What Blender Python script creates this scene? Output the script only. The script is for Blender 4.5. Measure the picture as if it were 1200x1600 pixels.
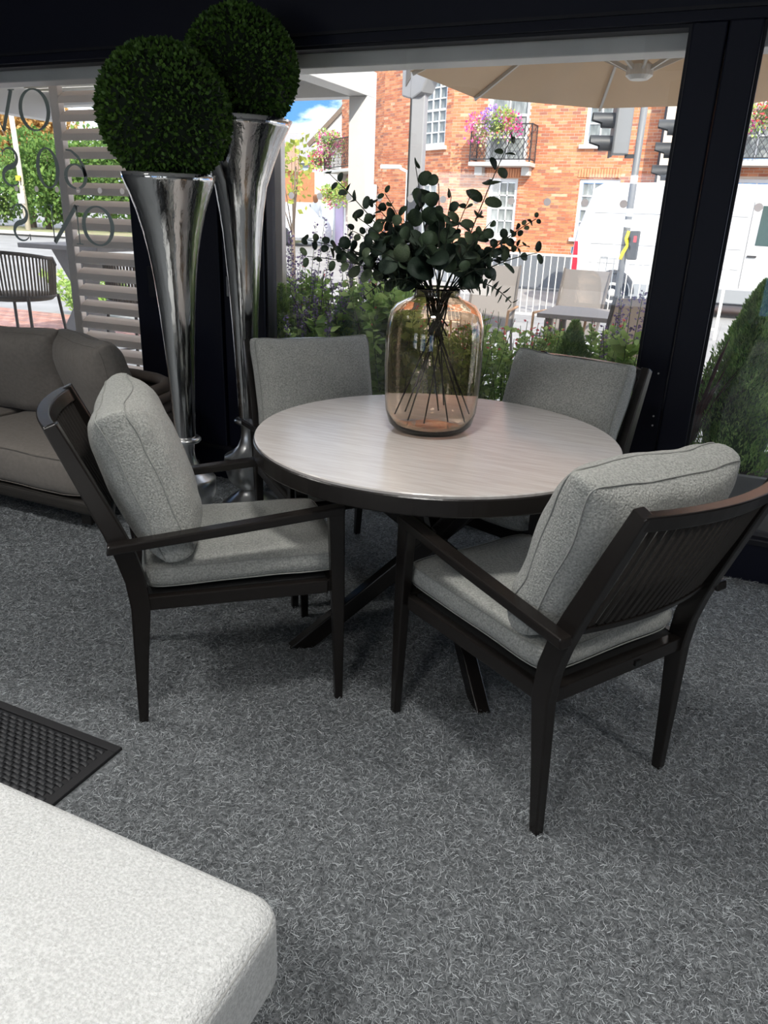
import bpy, math, random
import numpy as np
from math import sin, cos, pi, radians
from mathutils import Vector, Matrix, noise

for o in list(bpy.data.objects):
    bpy.data.objects.remove(o)
S = bpy.context.scene
COL = S.collection
random.seed(7)
rng = np.random.default_rng(7)

# ------------------------------------------------------------------ camera
YAW, PITCH, ROLL, EYE = .4141, .3735, .0367, 1.40
cam = bpy.data.cameras.new('camera')
cam.sensor_fit = 'VERTICAL'
cam.sensor_height = 36.0
cam.lens = 1170.0 / 1600 * 36
cam.clip_start = .02
cam.clip_end = 500
camo = bpy.data.objects.new('camera', cam)
COL.objects.link(camo)
_f = Vector((-sin(YAW) * cos(PITCH), cos(YAW) * cos(PITCH), -sin(PITCH)))
_r = Vector((cos(YAW), sin(YAW), 0))
_u = _r.cross(_f)
_r2 = _r * cos(ROLL) + _u * sin(ROLL)
_u2 = _u * cos(ROLL) - _r * sin(ROLL)
camo.matrix_world = Matrix(((_r2.x, _u2.x, -_f.x, 0), (_r2.y, _u2.y, -_f.y, 0), (_r2.z, _u2.z, -_f.z, EYE), (0, 0, 0, 1)))
S.camera = camo

# ------------------------------------------------------------------ exposure
S.view_settings.view_transform = 'Standard'
S.view_settings.look = 'None'
S.view_settings.gamma = 1
S.view_settings.use_curve_mapping = False
S.view_settings.exposure = 0.86
S.cycles.max_bounces = 8
S.cycles.adaptive_threshold = .025
S.cycles.transparent_max_bounces = 24
S.cycles.sample_clamp_indirect = 6
S.cycles.blur_glossy = .6

# ------------------------------------------------------------------ sky
W = bpy.data.worlds.new('sky')
S.world = W
W.use_nodes = True
_nt = W.node_tree
_nt.nodes.clear()
def _n(t, **kw):
    n = _nt.nodes.new(t)
    for k, v in kw.items():
        n.inputs[k].default_value = v
    return n
_tc = _n('ShaderNodeTexCoord')
_sep = _n('ShaderNodeSeparateXYZ')
_nt.links.new(_tc.outputs['Generated'], _sep.inputs[0])
_ramp = _n('ShaderNodeValToRGB')
_ramp.color_ramp.elements[0].position = 0.0
_ramp.color_ramp.elements[0].color = (.042, .112, .24, 1)
_ramp.color_ramp.elements[1].position = .5
_ramp.color_ramp.elements[1].color = (.022, .066, .165, 1)
_nt.links.new(_sep.outputs['Z'], _ramp.inputs[0])
_map = _n('ShaderNodeMapping')
_map.inputs['Scale'].default_value = (1, 1, 2.6)
_map.inputs['Location'].default_value = (3.3, 0, 0)
_nt.links.new(_tc.outputs['Generated'], _map.inputs[0])
_nz = _n('ShaderNodeTexNoise', Scale=3.1, Detail=8.0, Roughness=.58)
_nt.links.new(_map.outputs[0], _nz.inputs['Vector'])
_cr = _n('ShaderNodeValToRGB')
_cr.color_ramp.elements[0].position = .45
_cr.color_ramp.elements[1].position = .62
_nt.links.new(_nz.outputs[0], _cr.inputs[0])
_mx = _n('ShaderNodeMix')
_mx.data_type = 'RGBA'
_nt.links.new(_cr.outputs[0], _mx.inputs[0])
_nt.links.new(_ramp.outputs[0], _mx.inputs[6])
_mx.inputs[7].default_value = (1.0, 1.0, 1.0, 1)
SKY = 3.2
_bg = _n('ShaderNodeBackground', Strength=SKY)
_nt.links.new(_mx.outputs[2], _bg.inputs[0])
_out = _n('ShaderNodeOutputWorld')
_nt.links.new(_bg.outputs[0], _out.inputs[0])

# ------------------------------------------------------------------ sun (behind the building, from the right)
_sun = bpy.data.lights.new('sun', 'SUN')
_sun.energy = 4.1
_sun.angle = radians(.6)
_sun.color = (1.0, .93, .82)
suno = bpy.data.objects.new('sun', _sun)
COL.objects.link(suno)
suno.rotation_euler = Vector((-.48, .65, -.58)).to_track_quat('-Z', 'Y').to_euler()

FY = 3.305            # inner face of the glazed front
ROOF = 2.50           # ceiling height
LAMP = 50.0           # each added ceiling downlight, watts

# sampling portals in the front and added back glazing (they emit nothing themselves)
for _x0, _x1, _yy in ((-4.4, -2.975, 0), (-2.155, -.314, 0), (-.078, 1.6, 0), (-4.9, -3.5, 1), (-2.3, -.9, 1), (.3, 1.7, 1)):
    _l = bpy.data.lights.new('window_portal', 'AREA')
    _l.shape = 'RECTANGLE'
    _l.size, _l.size_y = _x1 - _x0, 1.9
    _l.cycles.is_portal = True
    _lo = bpy.data.objects.new('window_portal', _l)
    COL.objects.link(_lo)
    _lo.location = ((_x0 + _x1) / 2, -5.3 if _yy else FY + .12, 1.14)
    _lo.rotation_euler = (radians(90 if _yy else -90), 0, 0)

# ------------------------------------------------------------------ mesh helpers
class MB:
    """collects geometry for ONE mesh object"""
    def __init__(s):
        s.v, s.f = [], []
    def add(s, vs, fs):
        b = len(s.v)
        s.v += [tuple(v) for v in vs]
        s.f += [tuple(i + b for i in f) for f in fs]
        return s
    def box(s, c, d, rot=None):
        x, y, z = d[0] / 2, d[1] / 2, d[2] / 2
        vs = [Vector((a, b, e)) for a in (-x, x) for b in (-y, y) for e in (-z, z)]
        if rot is not None:
            vs = [rot @ v for v in vs]
        return s.add([v + Vector(c) for v in vs], [(0, 1, 3, 2), (4, 6, 7, 5), (0, 4, 5, 1), (2, 3, 7, 6), (0, 2, 6, 4), (1, 5, 7, 3)])
    def span(s, x0, x1, y0, y1, z0, z1):
        return s.box(((x0 + x1) / 2, (y0 + y1) / 2, (z0 + z1) / 2), (abs(x1 - x0), abs(y1 - y0), abs(z1 - z0)))
    def loft(s, rings, closed=True, caps=True):
        n = len(rings[0]); b = len(s.v)
        for r in rings:
            s.v += [tuple(p) for p in r]
        for i in range(len(rings) - 1):
            for j in range(n if closed else n - 1):
                k = (j + 1) % n
                s.f.append((b + i * n + j, b + i * n + k, b + (i + 1) * n + k, b + (i + 1) * n + j))
        if caps:
            s.f.append(tuple(b + j for j in reversed(range(n))))
            s.f.append(tuple(b + (len(rings) - 1) * n + j for j in range(n)))
        return s
    def tube(s, pts, r, seg=8, closed=False, caps=True):
        pts = [Vector(p) for p in pts]
        n = len(pts)
        rs = r if isinstance(r, (list, tuple)) else [r] * n
        rings, up = [], None
        for i, p in enumerate(pts):
            if closed:
                t = pts[(i + 1) % n] - pts[i - 1]
            else:
                t = pts[min(i + 1, n - 1)] - pts[max(i - 1, 0)]
            t.normalize()
            if up is None:
                up = Vector((0, 0, 1)) if abs(t.z) < .9 else Vector((0, 1, 0))
            a = t.cross(up)
            if a.length < 1e-6:
                a = t.orthogonal()
            a.normalize()
            up = a.cross(t).normalized()
            rings.append([p + (a * cos(2 * pi * k / seg) + up * sin(2 * pi * k / seg)) * rs[i] for k in range(seg)])
        if closed:
            rings.append(rings[0])
        return s.loft(rings, caps=caps and not closed)
    def lathe(s, prof, seg=32, c=(0, 0, 0), caps=True):
        return s.loft([[(c[0] + r * cos(2 * pi * k / seg), c[1] + r * sin(2 * pi * k / seg), c[2] + z) for k in range(seg)] for r, z in prof], caps=caps)
    def rects(s, secs):
        """lofted bar: secs = list of (centre, half vector a, half vector b)"""
        rr = []
        for c, a, b in secs:
            c, a, b = Vector(c), Vector(a), Vector(b)
            rr.append([c - a - b, c + a - b, c + a + b, c - a + b])
        return s.loft(rr)
    def bar(s, p, q, w, h, up=(0, 0, 1)):
        p, q = Vector(p), Vector(q)
        t = (q - p).normalized()
        a = t.cross(Vector(up))
        if a.length < 1e-5:
            a = t.orthogonal()
        a.normalize()
        b = a.cross(t)
        return s.rects([(p, a * w / 2, b * h / 2), (q, a * w / 2, b * h / 2)])
    def prism(s, poly, d):
        """poly: 3D points in order, extruded by vector d"""
        d = Vector(d)
        return s.loft([[Vector(p) for p in poly], [Vector(p) + d for p in poly]])
    def mesh(s, name):
        me = bpy.data.meshes.new(name)
        me.from_pydata(s.v, [], s.f)
        me.validate()
        me.update()
        return me

def obj(name, mb, mat, parent=None, smooth=False, bevel=0, loc=None, rot=None, segs=2):
    me = mb.mesh(name) if isinstance(mb, MB) else mb
    if mat is not None and not me.materials:
        me.materials.append(mat)
    if isinstance(mb, MB):
        import bmesh
        bm = bmesh.new(); bm.from_mesh(me)
        bmesh.ops.recalc_face_normals(bm, faces=bm.faces)
        bm.to_mesh(me); bm.free()
    if smooth:
        me.shade_smooth()
    o = bpy.data.objects.new(name, me)
    COL.objects.link(o)
    if parent is not None:
        o.parent = parent
    if loc is not None:
        o.location = loc
    if rot is not None:
        o.rotation_euler = rot
    if bevel:
        m = o.modifiers.new('bevel', 'BEVEL')
        m.width = bevel
        m.segments = segs
        m.limit_method = 'ANGLE'
        m.angle_limit = radians(40)
    return o

def copy_obj(o, parent=None, loc=None, rot=None, scale=None):
    c = o.copy()
    COL.objects.link(c)
    if parent is not None:
        c.parent = parent
    if loc is not None:
        c.location = loc
    if rot is not None:
        c.rotation_euler = rot
    if scale is not None:
        c.scale = scale
    return c

def tag(o, label, cat, group=None, kind=None):
    o['label'] = label
    o['category'] = cat
    if group:
        o['group'] = group
    if kind:
        o['kind'] = kind
    return o

def thing(name, label, cat, loc=(0, 0, 0), rz=0, group=None):
    o = bpy.data.objects.new(name, None)
    o.empty_display_size = .1
    COL.objects.link(o)
    o.location = loc
    o.rotation_euler = (0, 0, rz)
    return tag(o, label, cat, group)

def copy_tree(o, label=None, loc=None, rz=None, parent=None):
    c = o.copy()
    COL.objects.link(c)
    c.parent = parent
    if label:
        c['label'] = label
    if loc is not None:
        c.location = loc
    if rz is not None:
        c.rotation_euler = (0, 0, rz)
    for ch in list(o.children):
        copy_tree(ch, parent=c)
    return c

def struct(name, mb, mat, parent=None, **kw):
    o = obj(name, mb, mat, parent, **kw)
    if parent is None:
        o['kind'] = 'structure'
    return o

# ------------------------------------------------------------------ materials
MATS = {}
def mat(name, col, rough=.6, metal=0.0, var=0.0, vscale=8.0, bump=0.0, bscale=200.0, col2=None, spec=.5, sheen=0.0, stretch=None, detail=4.0, trans=0.0, bdist=.004):
    if name in MATS:
        return MATS[name]
    m = bpy.data.materials.new(name)
    m.use_nodes = True
    nt = m.node_tree
    b = nt.nodes['Principled BSDF']
    b.inputs['Base Color'].default_value = (*col, 1)
    b.inputs['Roughness'].default_value = rough
    b.inputs['Metallic'].default_value = metal
    b.inputs['Specular IOR Level'].default_value = spec
    if sheen:
        b.inputs['Sheen Weight'].default_value = sheen
    if trans:
        b.inputs['Transmission Weight'].default_value = trans
    vec = None
    if var or bump or col2:
        tc = nt.nodes.new('ShaderNodeTexCoord')
        vec = tc.outputs['Object']
        if stretch:
            mp = nt.nodes.new('ShaderNodeMapping')
            mp.inputs['Scale'].default_value = stretch
            nt.links.new(vec, mp.inputs[0])
            vec = mp.outputs[0]
    if var or col2:
        nz = nt.nodes.new('ShaderNodeTexNoise')
        nz.inputs['Scale'].default_value = vscale
        nz.inputs['Detail'].default_value = detail
        nt.links.new(vec, nz.inputs['Vector'])
        r = nt.nodes.new('ShaderNodeValToRGB')
        c2 = col2 or tuple(min(1, c * (1 + var)) for c in col)
        c1 = col if col2 else tuple(c * (1 - var) for c in col)
        r.color_ramp.elements[0].position = .35
        r.color_ramp.elements[1].position = .65
        r.color_ramp.elements[0].color = (*c1, 1)
        r.color_ramp.elements[1].color = (*c2, 1)
        nt.links.new(nz.outputs[0], r.inputs[0])
        nt.links.new(r.outputs[0], b.inputs['Base Color'])
    if bump:
        nz2 = nt.nodes.new('ShaderNodeTexNoise')
        nz2.inputs['Scale'].default_value = bscale
        nz2.inputs['Detail'].default_value = 3.0
        nt.links.new(vec, nz2.inputs['Vector'])
        bp = nt.nodes.new('ShaderNodeBump')
        bp.inputs['Strength'].default_value = bump
        bp.inputs['Distance'].default_value = bdist
        nt.links.new(nz2.outputs[0], bp.inputs['Height'])
        nt.links.new(bp.outputs[0], b.inputs['Normal'])
    MATS[name] = m
    return m

def glass_mat(name, tint=(1, 1, 1), dirt=.0):
    m = bpy.data.materials.new(name)
    m.use_nodes = True
    nt = m.node_tree
    nt.nodes.clear()
    tr = nt.nodes.new('ShaderNodeBsdfTransparent')
    tr.inputs[0].default_value = (*tint, 1)
    gl = nt.nodes.new('ShaderNodeBsdfGlossy')
    gl.inputs['Roughness'].default_value = .01
    lw = nt.nodes.new('ShaderNodeLayerWeight')
    lw.inputs[0].default_value = .5
    pw = nt.nodes.new('ShaderNodeMath'); pw.operation = 'POWER'
    pw.inputs[1].default_value = 5
    nt.links.new(lw.outputs['Facing'], pw.inputs[0])
    fr = nt.nodes.new('ShaderNodeMath'); fr.operation = 'MULTIPLY_ADD'
    fr.inputs[1].default_value = .92
    fr.inputs[2].default_value = .07
    nt.links.new(pw.outputs[0], fr.inputs[0])
    mx = nt.nodes.new('ShaderNodeMixShader')
    nt.links.new(fr.outputs[0], mx.inputs[0])
    nt.links.new(tr.outputs[0], mx.inputs[1])
    nt.links.new(gl.outputs[0], mx.inputs[2])
    out = nt.nodes.new('ShaderNodeOutputMaterial')
    last = mx
    if dirt:
        df = nt.nodes.new('ShaderNodeBsdfTranslucent')
        df.inputs[0].default_value = (.9, .88, .84, 1)
        tc = nt.nodes.new('ShaderNodeTexCoord')
        nz = nt.nodes.new('ShaderNodeTexNoise')
        nz.inputs['Scale'].default_value = 9
        nz.inputs['Detail'].default_value = 9
        nt.links.new(tc.outputs['Object'], nz.inputs['Vector'])
        mr = nt.nodes.new('ShaderNodeMapRange')
        mr.inputs[1].default_value = .35
        mr.inputs[2].default_value = .8
        mr.inputs[3].default_value = dirt * .5
        mr.inputs[4].default_value = dirt * 2
        nt.links.new(nz.outputs[0], mr.inputs[0])
        m2 = nt.nodes.new('ShaderNodeMixShader')
        nt.links.new(mr.outputs[0], m2.inputs[0])
        nt.links.new(mx.outputs[0], m2.inputs[1])
        nt.links.new(df.outputs[0], m2.inputs[2])
        last = m2
    nt.links.new(last.outputs[0], out.inputs[0])
    return m

navy = mat('navy_paint', (.0045, .0055, .015), .5, spec=.3)
navy2 = mat('darker_navy_paint', (.003, .003, .007), .6)  # a darker navy for lips, beads, pane frames and the footstool base
soot = mat('white_ceiling', (.70, .70, .70), .8)
wallgrey = mat('grey_showroom_wall', (.30, .30, .30), .8, var=.05)
bronze = mat('dark_bronze_metal', (.013, .0105, .0092), .27, bump=.05, bscale=900, spec=.45)
rope = mat('dark_rope', (.03, .025, .021), .85, bump=.6, bscale=350)
boucle = mat('grey_boucle', (.31, .315, .29), .95, col2=(.53, .535, .50), vscale=200, bump=1.0, bscale=220, sheen=.15)
boucle_seam = mat('grey_boucle_piping', (.37, .375, .35), .95, bump=.5, bscale=300)
white_boucle = mat('white_boucle', (.60, .61, .60), .95, col2=(.80, .81, .80), vscale=210, bump=1.0, bscale=230, sheen=.15)
taupe = mat('taupe_fabric', (.235, .21, .185), .95, var=.07, vscale=60, bump=.35, bscale=600, sheen=.1)
taupe_rope = mat('taupe_rope', (.13, .105, .09), .9, bump=.5, bscale=300)
alu = mat('polished_aluminium', (.62, .62, .615), .11, 1.0, bump=.30, bscale=16, stretch=(3, 3, .25), bdist=.006)
alu_soft = mat('brushed_aluminium', (.72, .72, .715), .30, 1.0, bump=.15, bscale=16, stretch=(3, 3, .5), bdist=.006)
glass = glass_mat('window_glass', (.97, .985, .975), dirt=.02)
farglass = glass_mat('street_window_glass', (.7, .75, .78))
# ================================================================== the room
RX0, RX1, RY0 = -6.6, 3.4, -5.2
def carpet_mat():
    m = mat('heather_grey_carpet', (.085, .092, .098), .95, col2=(.22, .235, .245), vscale=95, bump=.8, bscale=150, detail=8)
    return m
floor = struct('floor', MB().span(RX0, RX1, RY0, FY, -.12, 0), carpet_mat())
floor['label'] = 'heather grey carpet floor of the showroom'
struct('ceiling', MB().span(RX0 - .2, RX1 + .2, RY0 - .2, FY + .28, ROOF, ROOF + .14), soot)
struct('wall_left', MB().span(RX0 - .2, RX0, RY0, FY, -.12, ROOF), wallgrey)
struct('wall_right', MB().span(RX1, RX1 + .2, RY0, FY, -.12, ROOF), wallgrey)
BW = ((-4.9, -3.5), (-2.3, -.9), (.3, 1.7))       # windows added in the unseen back wall to brighten the room
_wb = MB().span(RX0 - .2, RX1 + .2, RY0 - .2, RY0, -.12, .25).span(RX0 - .2, RX1 + .2, RY0 - .2, RY0, 2.15, ROOF)
for _a, _b2 in zip((RX0 - .2, *[w[1] for w in BW]), (*[w[0] for w in BW], RX1 + .2)):
    _wb.span(_a, _b2, RY0 - .2, RY0, .25, 2.15)
struct('wall_back', _wb, wallgrey)
for _i, (_a, _b2) in enumerate(BW):
    w = struct('window_%d' % (_i + 4), MB().span(_a, _a + .05, RY0 - .14, RY0 - .06, .25, 2.15).span(_b2 - .05, _b2, RY0 - .14, RY0 - .06, .25, 2.15).span(_a + .05, _b2 - .05, RY0 - .14, RY0 - .06, .25, .30).span(_a + .05, _b2 - .05, RY0 - .14, RY0 - .06, 2.10, 2.15), navy)
    obj('pane', MB().add([(_a + .04, RY0 - .1, .28), (_b2 - .04, RY0 - .1, .28), (_b2 - .04, RY0 - .1, 2.12), (_a + .04, RY0 - .1, 2.12)], [(0, 1, 2, 3)]), glass, w)

def frosted(name, col, k):
    if name in MATS:
        return MATS[name]
    m = mat(name, col, .7)
    nt = m.node_tree
    tl = nt.nodes.new('ShaderNodeBsdfTranslucent'); tl.inputs[0].default_value = (*col, 1)
    ms = nt.nodes.new('ShaderNodeMixShader'); ms.inputs[0].default_value = k
    nt.links.new(nt.nodes['Principled BSDF'].outputs[0], ms.inputs[1]); nt.links.new(tl.outputs[0], ms.inputs[2])
    nt.links.new(ms.outputs[0], nt.nodes['Material Output'].inputs[0])
    return m
# glazed front: posts, header, bottom rail (dark navy), panes
GZ0, GZ1 = .19, 2.092
trim = struct('trim_1', MB().span(RX0, RX1, FY, FY + .12, GZ1, ROOF), navy, bevel=.004)
trim['label'] = 'dark navy header beam across the glazed front'
obj('header_lip', MB().span(RX0, RX1, FY - .012, FY + .01, GZ1 + .035, GZ1 + .047), navy2, trim)
trim = struct('trim_2', MB().span(RX0, RX1, FY, FY + .12, -.1, GZ0), navy, bevel=.004)
trim['label'] = 'dark navy bottom rail below the glazed front'
obj('sill_bead', MB().span(RX0, RX1, FY - .01, FY + .012, GZ0 - .02, GZ0), navy2, trim)
# right post: two frames meeting
trim = struct('trim_3', MB().span(-.314, -.195, FY, FY + .12, GZ0, GZ1), navy, bevel=.006)
trim['label'] = 'dark navy window post between the middle and right panes'
obj('frame_stile', MB().span(-.190, -.078, FY - .008, FY + .12, GZ0, GZ1), navy, trim, bevel=.006)
obj('glazing_bead', MB().span(-.078, -.070, FY + .05, FY + .085, GZ0, GZ1), mat('worn_bead', (.35, .32, .28), .6), trim)
obj('glazing_bead', MB().span(-.321, -.314, FY + .05, FY + .085, GZ0, GZ1), MATS['worn_bead'], trim)
for zz in (.62, .66, .84):
    obj('screw_cap', MB().lathe([(.004, 0), (.004, .003)], 8), mat('bright_speck', (.6, .6, .6), .4), trim, loc=(-.19 - zz * .05, FY, zz), rot=(radians(90), 0, 0))
# left folded doors: a broad dark panel made of stiles
trim = struct('trim_4', MB().span(-2.975, -2.80, FY, FY + .12, GZ0, GZ1), navy, bevel=.006)
trim['label'] = 'dark navy folded door stiles behind the silver vases'
for x0, x1, dy in ((-2.795, -2.60, .015), (-2.595, -2.42, 0), (-2.415, -2.33, .02), (-2.325, -2.155, 0)):
    obj('door_stile', MB().span(x0, x1, FY + dy, FY + .12, GZ0, GZ1), navy, trim, bevel=.005)
obj('door_handle', MB().box((-2.36, FY - .006, 1.05), (.022, .02, .10)), mat('satin_steel', (.55, .55, .56), .3, 1.0), trim, bevel=.004)
obj('latch_plate', MB().box((-2.86, FY - .003, 1.04), (.045, .012, .16)), navy2, trim, bevel=.004)
# side infill beyond the panes
struct('wall_front', MB().span(RX0, -4.4, FY, FY + .12, GZ0, GZ1).span(1.6, RX1, FY, FY + .12, GZ0, GZ1), navy)

for i, (x0, x1) in enumerate(((-4.4, -2.975), (-2.155, -.314), (-.078, 1.6))):
    w = struct('window_%d' % (i + 1), MB().span(x0, x0 + .012, FY + .02, FY + .1, GZ0, GZ1).span(x1 - .012, x1, FY + .02, FY + .1, GZ0, GZ1).span(x0 + .012, x1 - .012, FY + .02, FY + .1, GZ1 - .012, GZ1).span(x0 + .012, x1 - .012, FY + .02, FY + .1, GZ0, GZ0 + .012), navy2)
    w['label'] = ('pane with reversed serif lettering beside the silver vases', 'wide middle glass pane behind the round table', 'glass pane by the tall conifer beyond the post')[i]
    p = obj('pane', MB().add([(x0 + .01, FY + .07, GZ0 + .01), (x1 - .01, FY + .07, GZ0 + .01), (x1 - .01, FY + .07, GZ1 - .01), (x0 + .01, FY + .07, GZ1 - .01)], [(0, 1, 2, 3)]), glass, w)
    # frosted dots at eye height
    n0 = {0: [-3.853 + .1553 * k for k in range(-3, 6)], 1: [-2.03 + .1553 * k for k in range(0, 11)], 2: [.02 + .1553 * k for k in range(0, 10)]}[i]
    dm = frosted('frosted_dot', (.95, .90, .85), .88)
    for x in n0:
        obj('dot', MB().add([(.0155 * cos(2 * pi * q / 24), 0, .0155 * sin(2 * pi * q / 24)) for q in range(24)], [tuple(range(24))]), dm, w, loc=(x, FY + .068, 1.487))

# reversed lettering on the left pane (read from the street): OV / 60 S / ON S
vinyl = frosted('grey_vinyl', (.27, .32, .30), .4)
def stroke(pts, wf, y):
    """flat ribbon of varying width through 2D points"""
    mb = MB()
    L, R = [], []
    n = len(pts)
    for i, p in enumerate(pts):
        a, b = pts[max(i - 1, 0)], pts[min(i + 1, n - 1)]
        t = Vector((b[0] - a[0], b[1] - a[1])).normalized()
        w = wf(i / (n - 1)) / 2
        L.append((p[0] - t.y * w, 0, p[1] + t.x * w))
        R.append((p[0] + t.y * w, 0, p[1] - t.x * w))
    mb.loft([[l, r] for l, r in zip(L, R)], closed=False, caps=False)
    return mb
def join(*ms):
    m = MB()
    for k in ms:
        m.add(k.v, k.f)
    return m
H = .2
def lO(w):
    pts = [(w / 2 * cos(2 * pi * k / 48), H / 2 * sin(2 * pi * k / 48)) for k in range(49)]
    return stroke(pts, lambda t: .008 + .020 * abs(cos(2 * pi * t)) ** 1.5, 0)
def seg(a, b, w):
    return stroke([a, b], lambda t: w, 0)
def serif(x, z, w=.05):
    return seg((x - w / 2, z), (x + w / 2, z), .005)
def lV(w):
    return join(seg((-w / 2, H / 2), (0, -H / 2), .026), seg((w / 2, H / 2), (0, -H / 2), .009), serif(-w / 2, H / 2), serif(w / 2, H / 2))
def lN(w):
    return join(seg((-w / 2, -H / 2), (-w / 2, H / 2), .009), seg((w / 2, -H / 2), (w / 2, H / 2), .009), seg((-w / 2, H / 2), (w / 2, -H / 2), .026), serif(-w / 2, -H / 2), serif(-w / 2, H / 2, .04), serif(w / 2, H / 2))
def lS(w):
    pts = []
    for k in range(41):
        t = k / 40
        if t < .5:
            a = radians(35 + t * 2 * 235)
            pts.append((w * .42 * cos(a), H * .25 + H * .235 * sin(a)))
        else:
            a = radians(90 - (t - .5) * 2 * 235)
            pts.append((w * .46 * cos(a), -H * .25 + H * .245 * sin(a)))
    return join(stroke(pts, lambda t: .007 + .021 * max(0, sin(pi * t)) ** 2, 0), seg((w * .36, H * .30), (w * .36, H * .46), .008), seg((-w * .46, -H * .30), (-w * .46, -H * .48), .008))
def l6(w):
    pts = [(w * .46 * cos(2 * pi * k / 36), -H * .2 + H * .3 * sin(2 * pi * k / 36)) for k in range(37)]
    tail = [(w * .34, H * .46), (w * .1, H * .44), (-w * .2, H * .28), (-w * .40, H * .06), (-w * .46, -H * .2)]
    return join(stroke(pts, lambda t: .008 + .018 * abs(cos(2 * pi * t)) ** 1.5, 0), stroke(tail, lambda t: .008 + .016 * t, 0))
win1 = bpy.data.objects['window_1']
for ch, mb, x, z in (('o', lO(.205), -3.648, 1.884), ('v', lV(.19), -3.90, 1.884), ('six', l6(.155), -3.40, 1.596), ('zero', lO(.145), -3.60, 1.596), ('s', lS(.14), -3.885, 1.60),
                     ('o', lO(.205), -3.275, 1.306), ('n', lN(.19), -3.515, 1.306), ('s', lS(.13), -3.86, 1.306)):
    lt = obj('letter_' + ch, mb, vinyl, win1, loc=(x, FY + .074, z))
    lt.scale = (-1, 1, 1)

# downlights added on the unseen ceiling as fill light for the room
lamp_white = mat('added_lamp_trim_black', (.02, .02, .02), .5)
lens = bpy.data.materials.new('added_lamp_diffuser')
lens.use_nodes = True
lens.node_tree.nodes.clear()
_e = lens.node_tree.nodes.new('ShaderNodeEmission')
_e.inputs[0].default_value = (1, .97, .92, 1)
_e.inputs[1].default_value = 2
_o = lens.node_tree.nodes.new('ShaderNodeOutputMaterial')
lens.node_tree.links.new(_e.outputs[0], _o.inputs[0])
for jy, ly in enumerate((-3.9, -2.2, -.5, 1.2)):
    for jx, lx in enumerate((-4.6, -2.6, -.6, 1.4)):
        t = thing('added_downlight', '%s added fill downlight in the %s row of the showroom ceiling' % (('first', 'second', 'third', 'fourth')[jx], ('back', 'second', 'third', 'front')[jy]), 'ceiling light', (lx, ly, ROOF), 0, 'added showroom fill lights')
        obj('baffle', MB().lathe([(.16, 0), (.19, 0), (.19, -.16), (.16, -.16), (.16, 0)], 24, caps=False), lamp_white, t)
        obj('diffuser', MB().lathe([(.155, -.002), (.155, -.004)], 24), lens, t)
        l = bpy.data.lights.new('added_ceiling_lamp', 'SPOT')
        l.shadow_soft_size = .15
        l.spot_size = radians(125)
        l.spot_blend = .8
        l.energy = LAMP * (.75 if jy == 3 else 1) * (.5 if jx == 0 else 1)
        l.color = (1, .975, .94)
        lo = bpy.data.objects.new('added_ceiling_lamp', l)
        COL.objects.link(lo)
        lo.parent = t
        lo.location = (0, 0, -.165)

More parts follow.
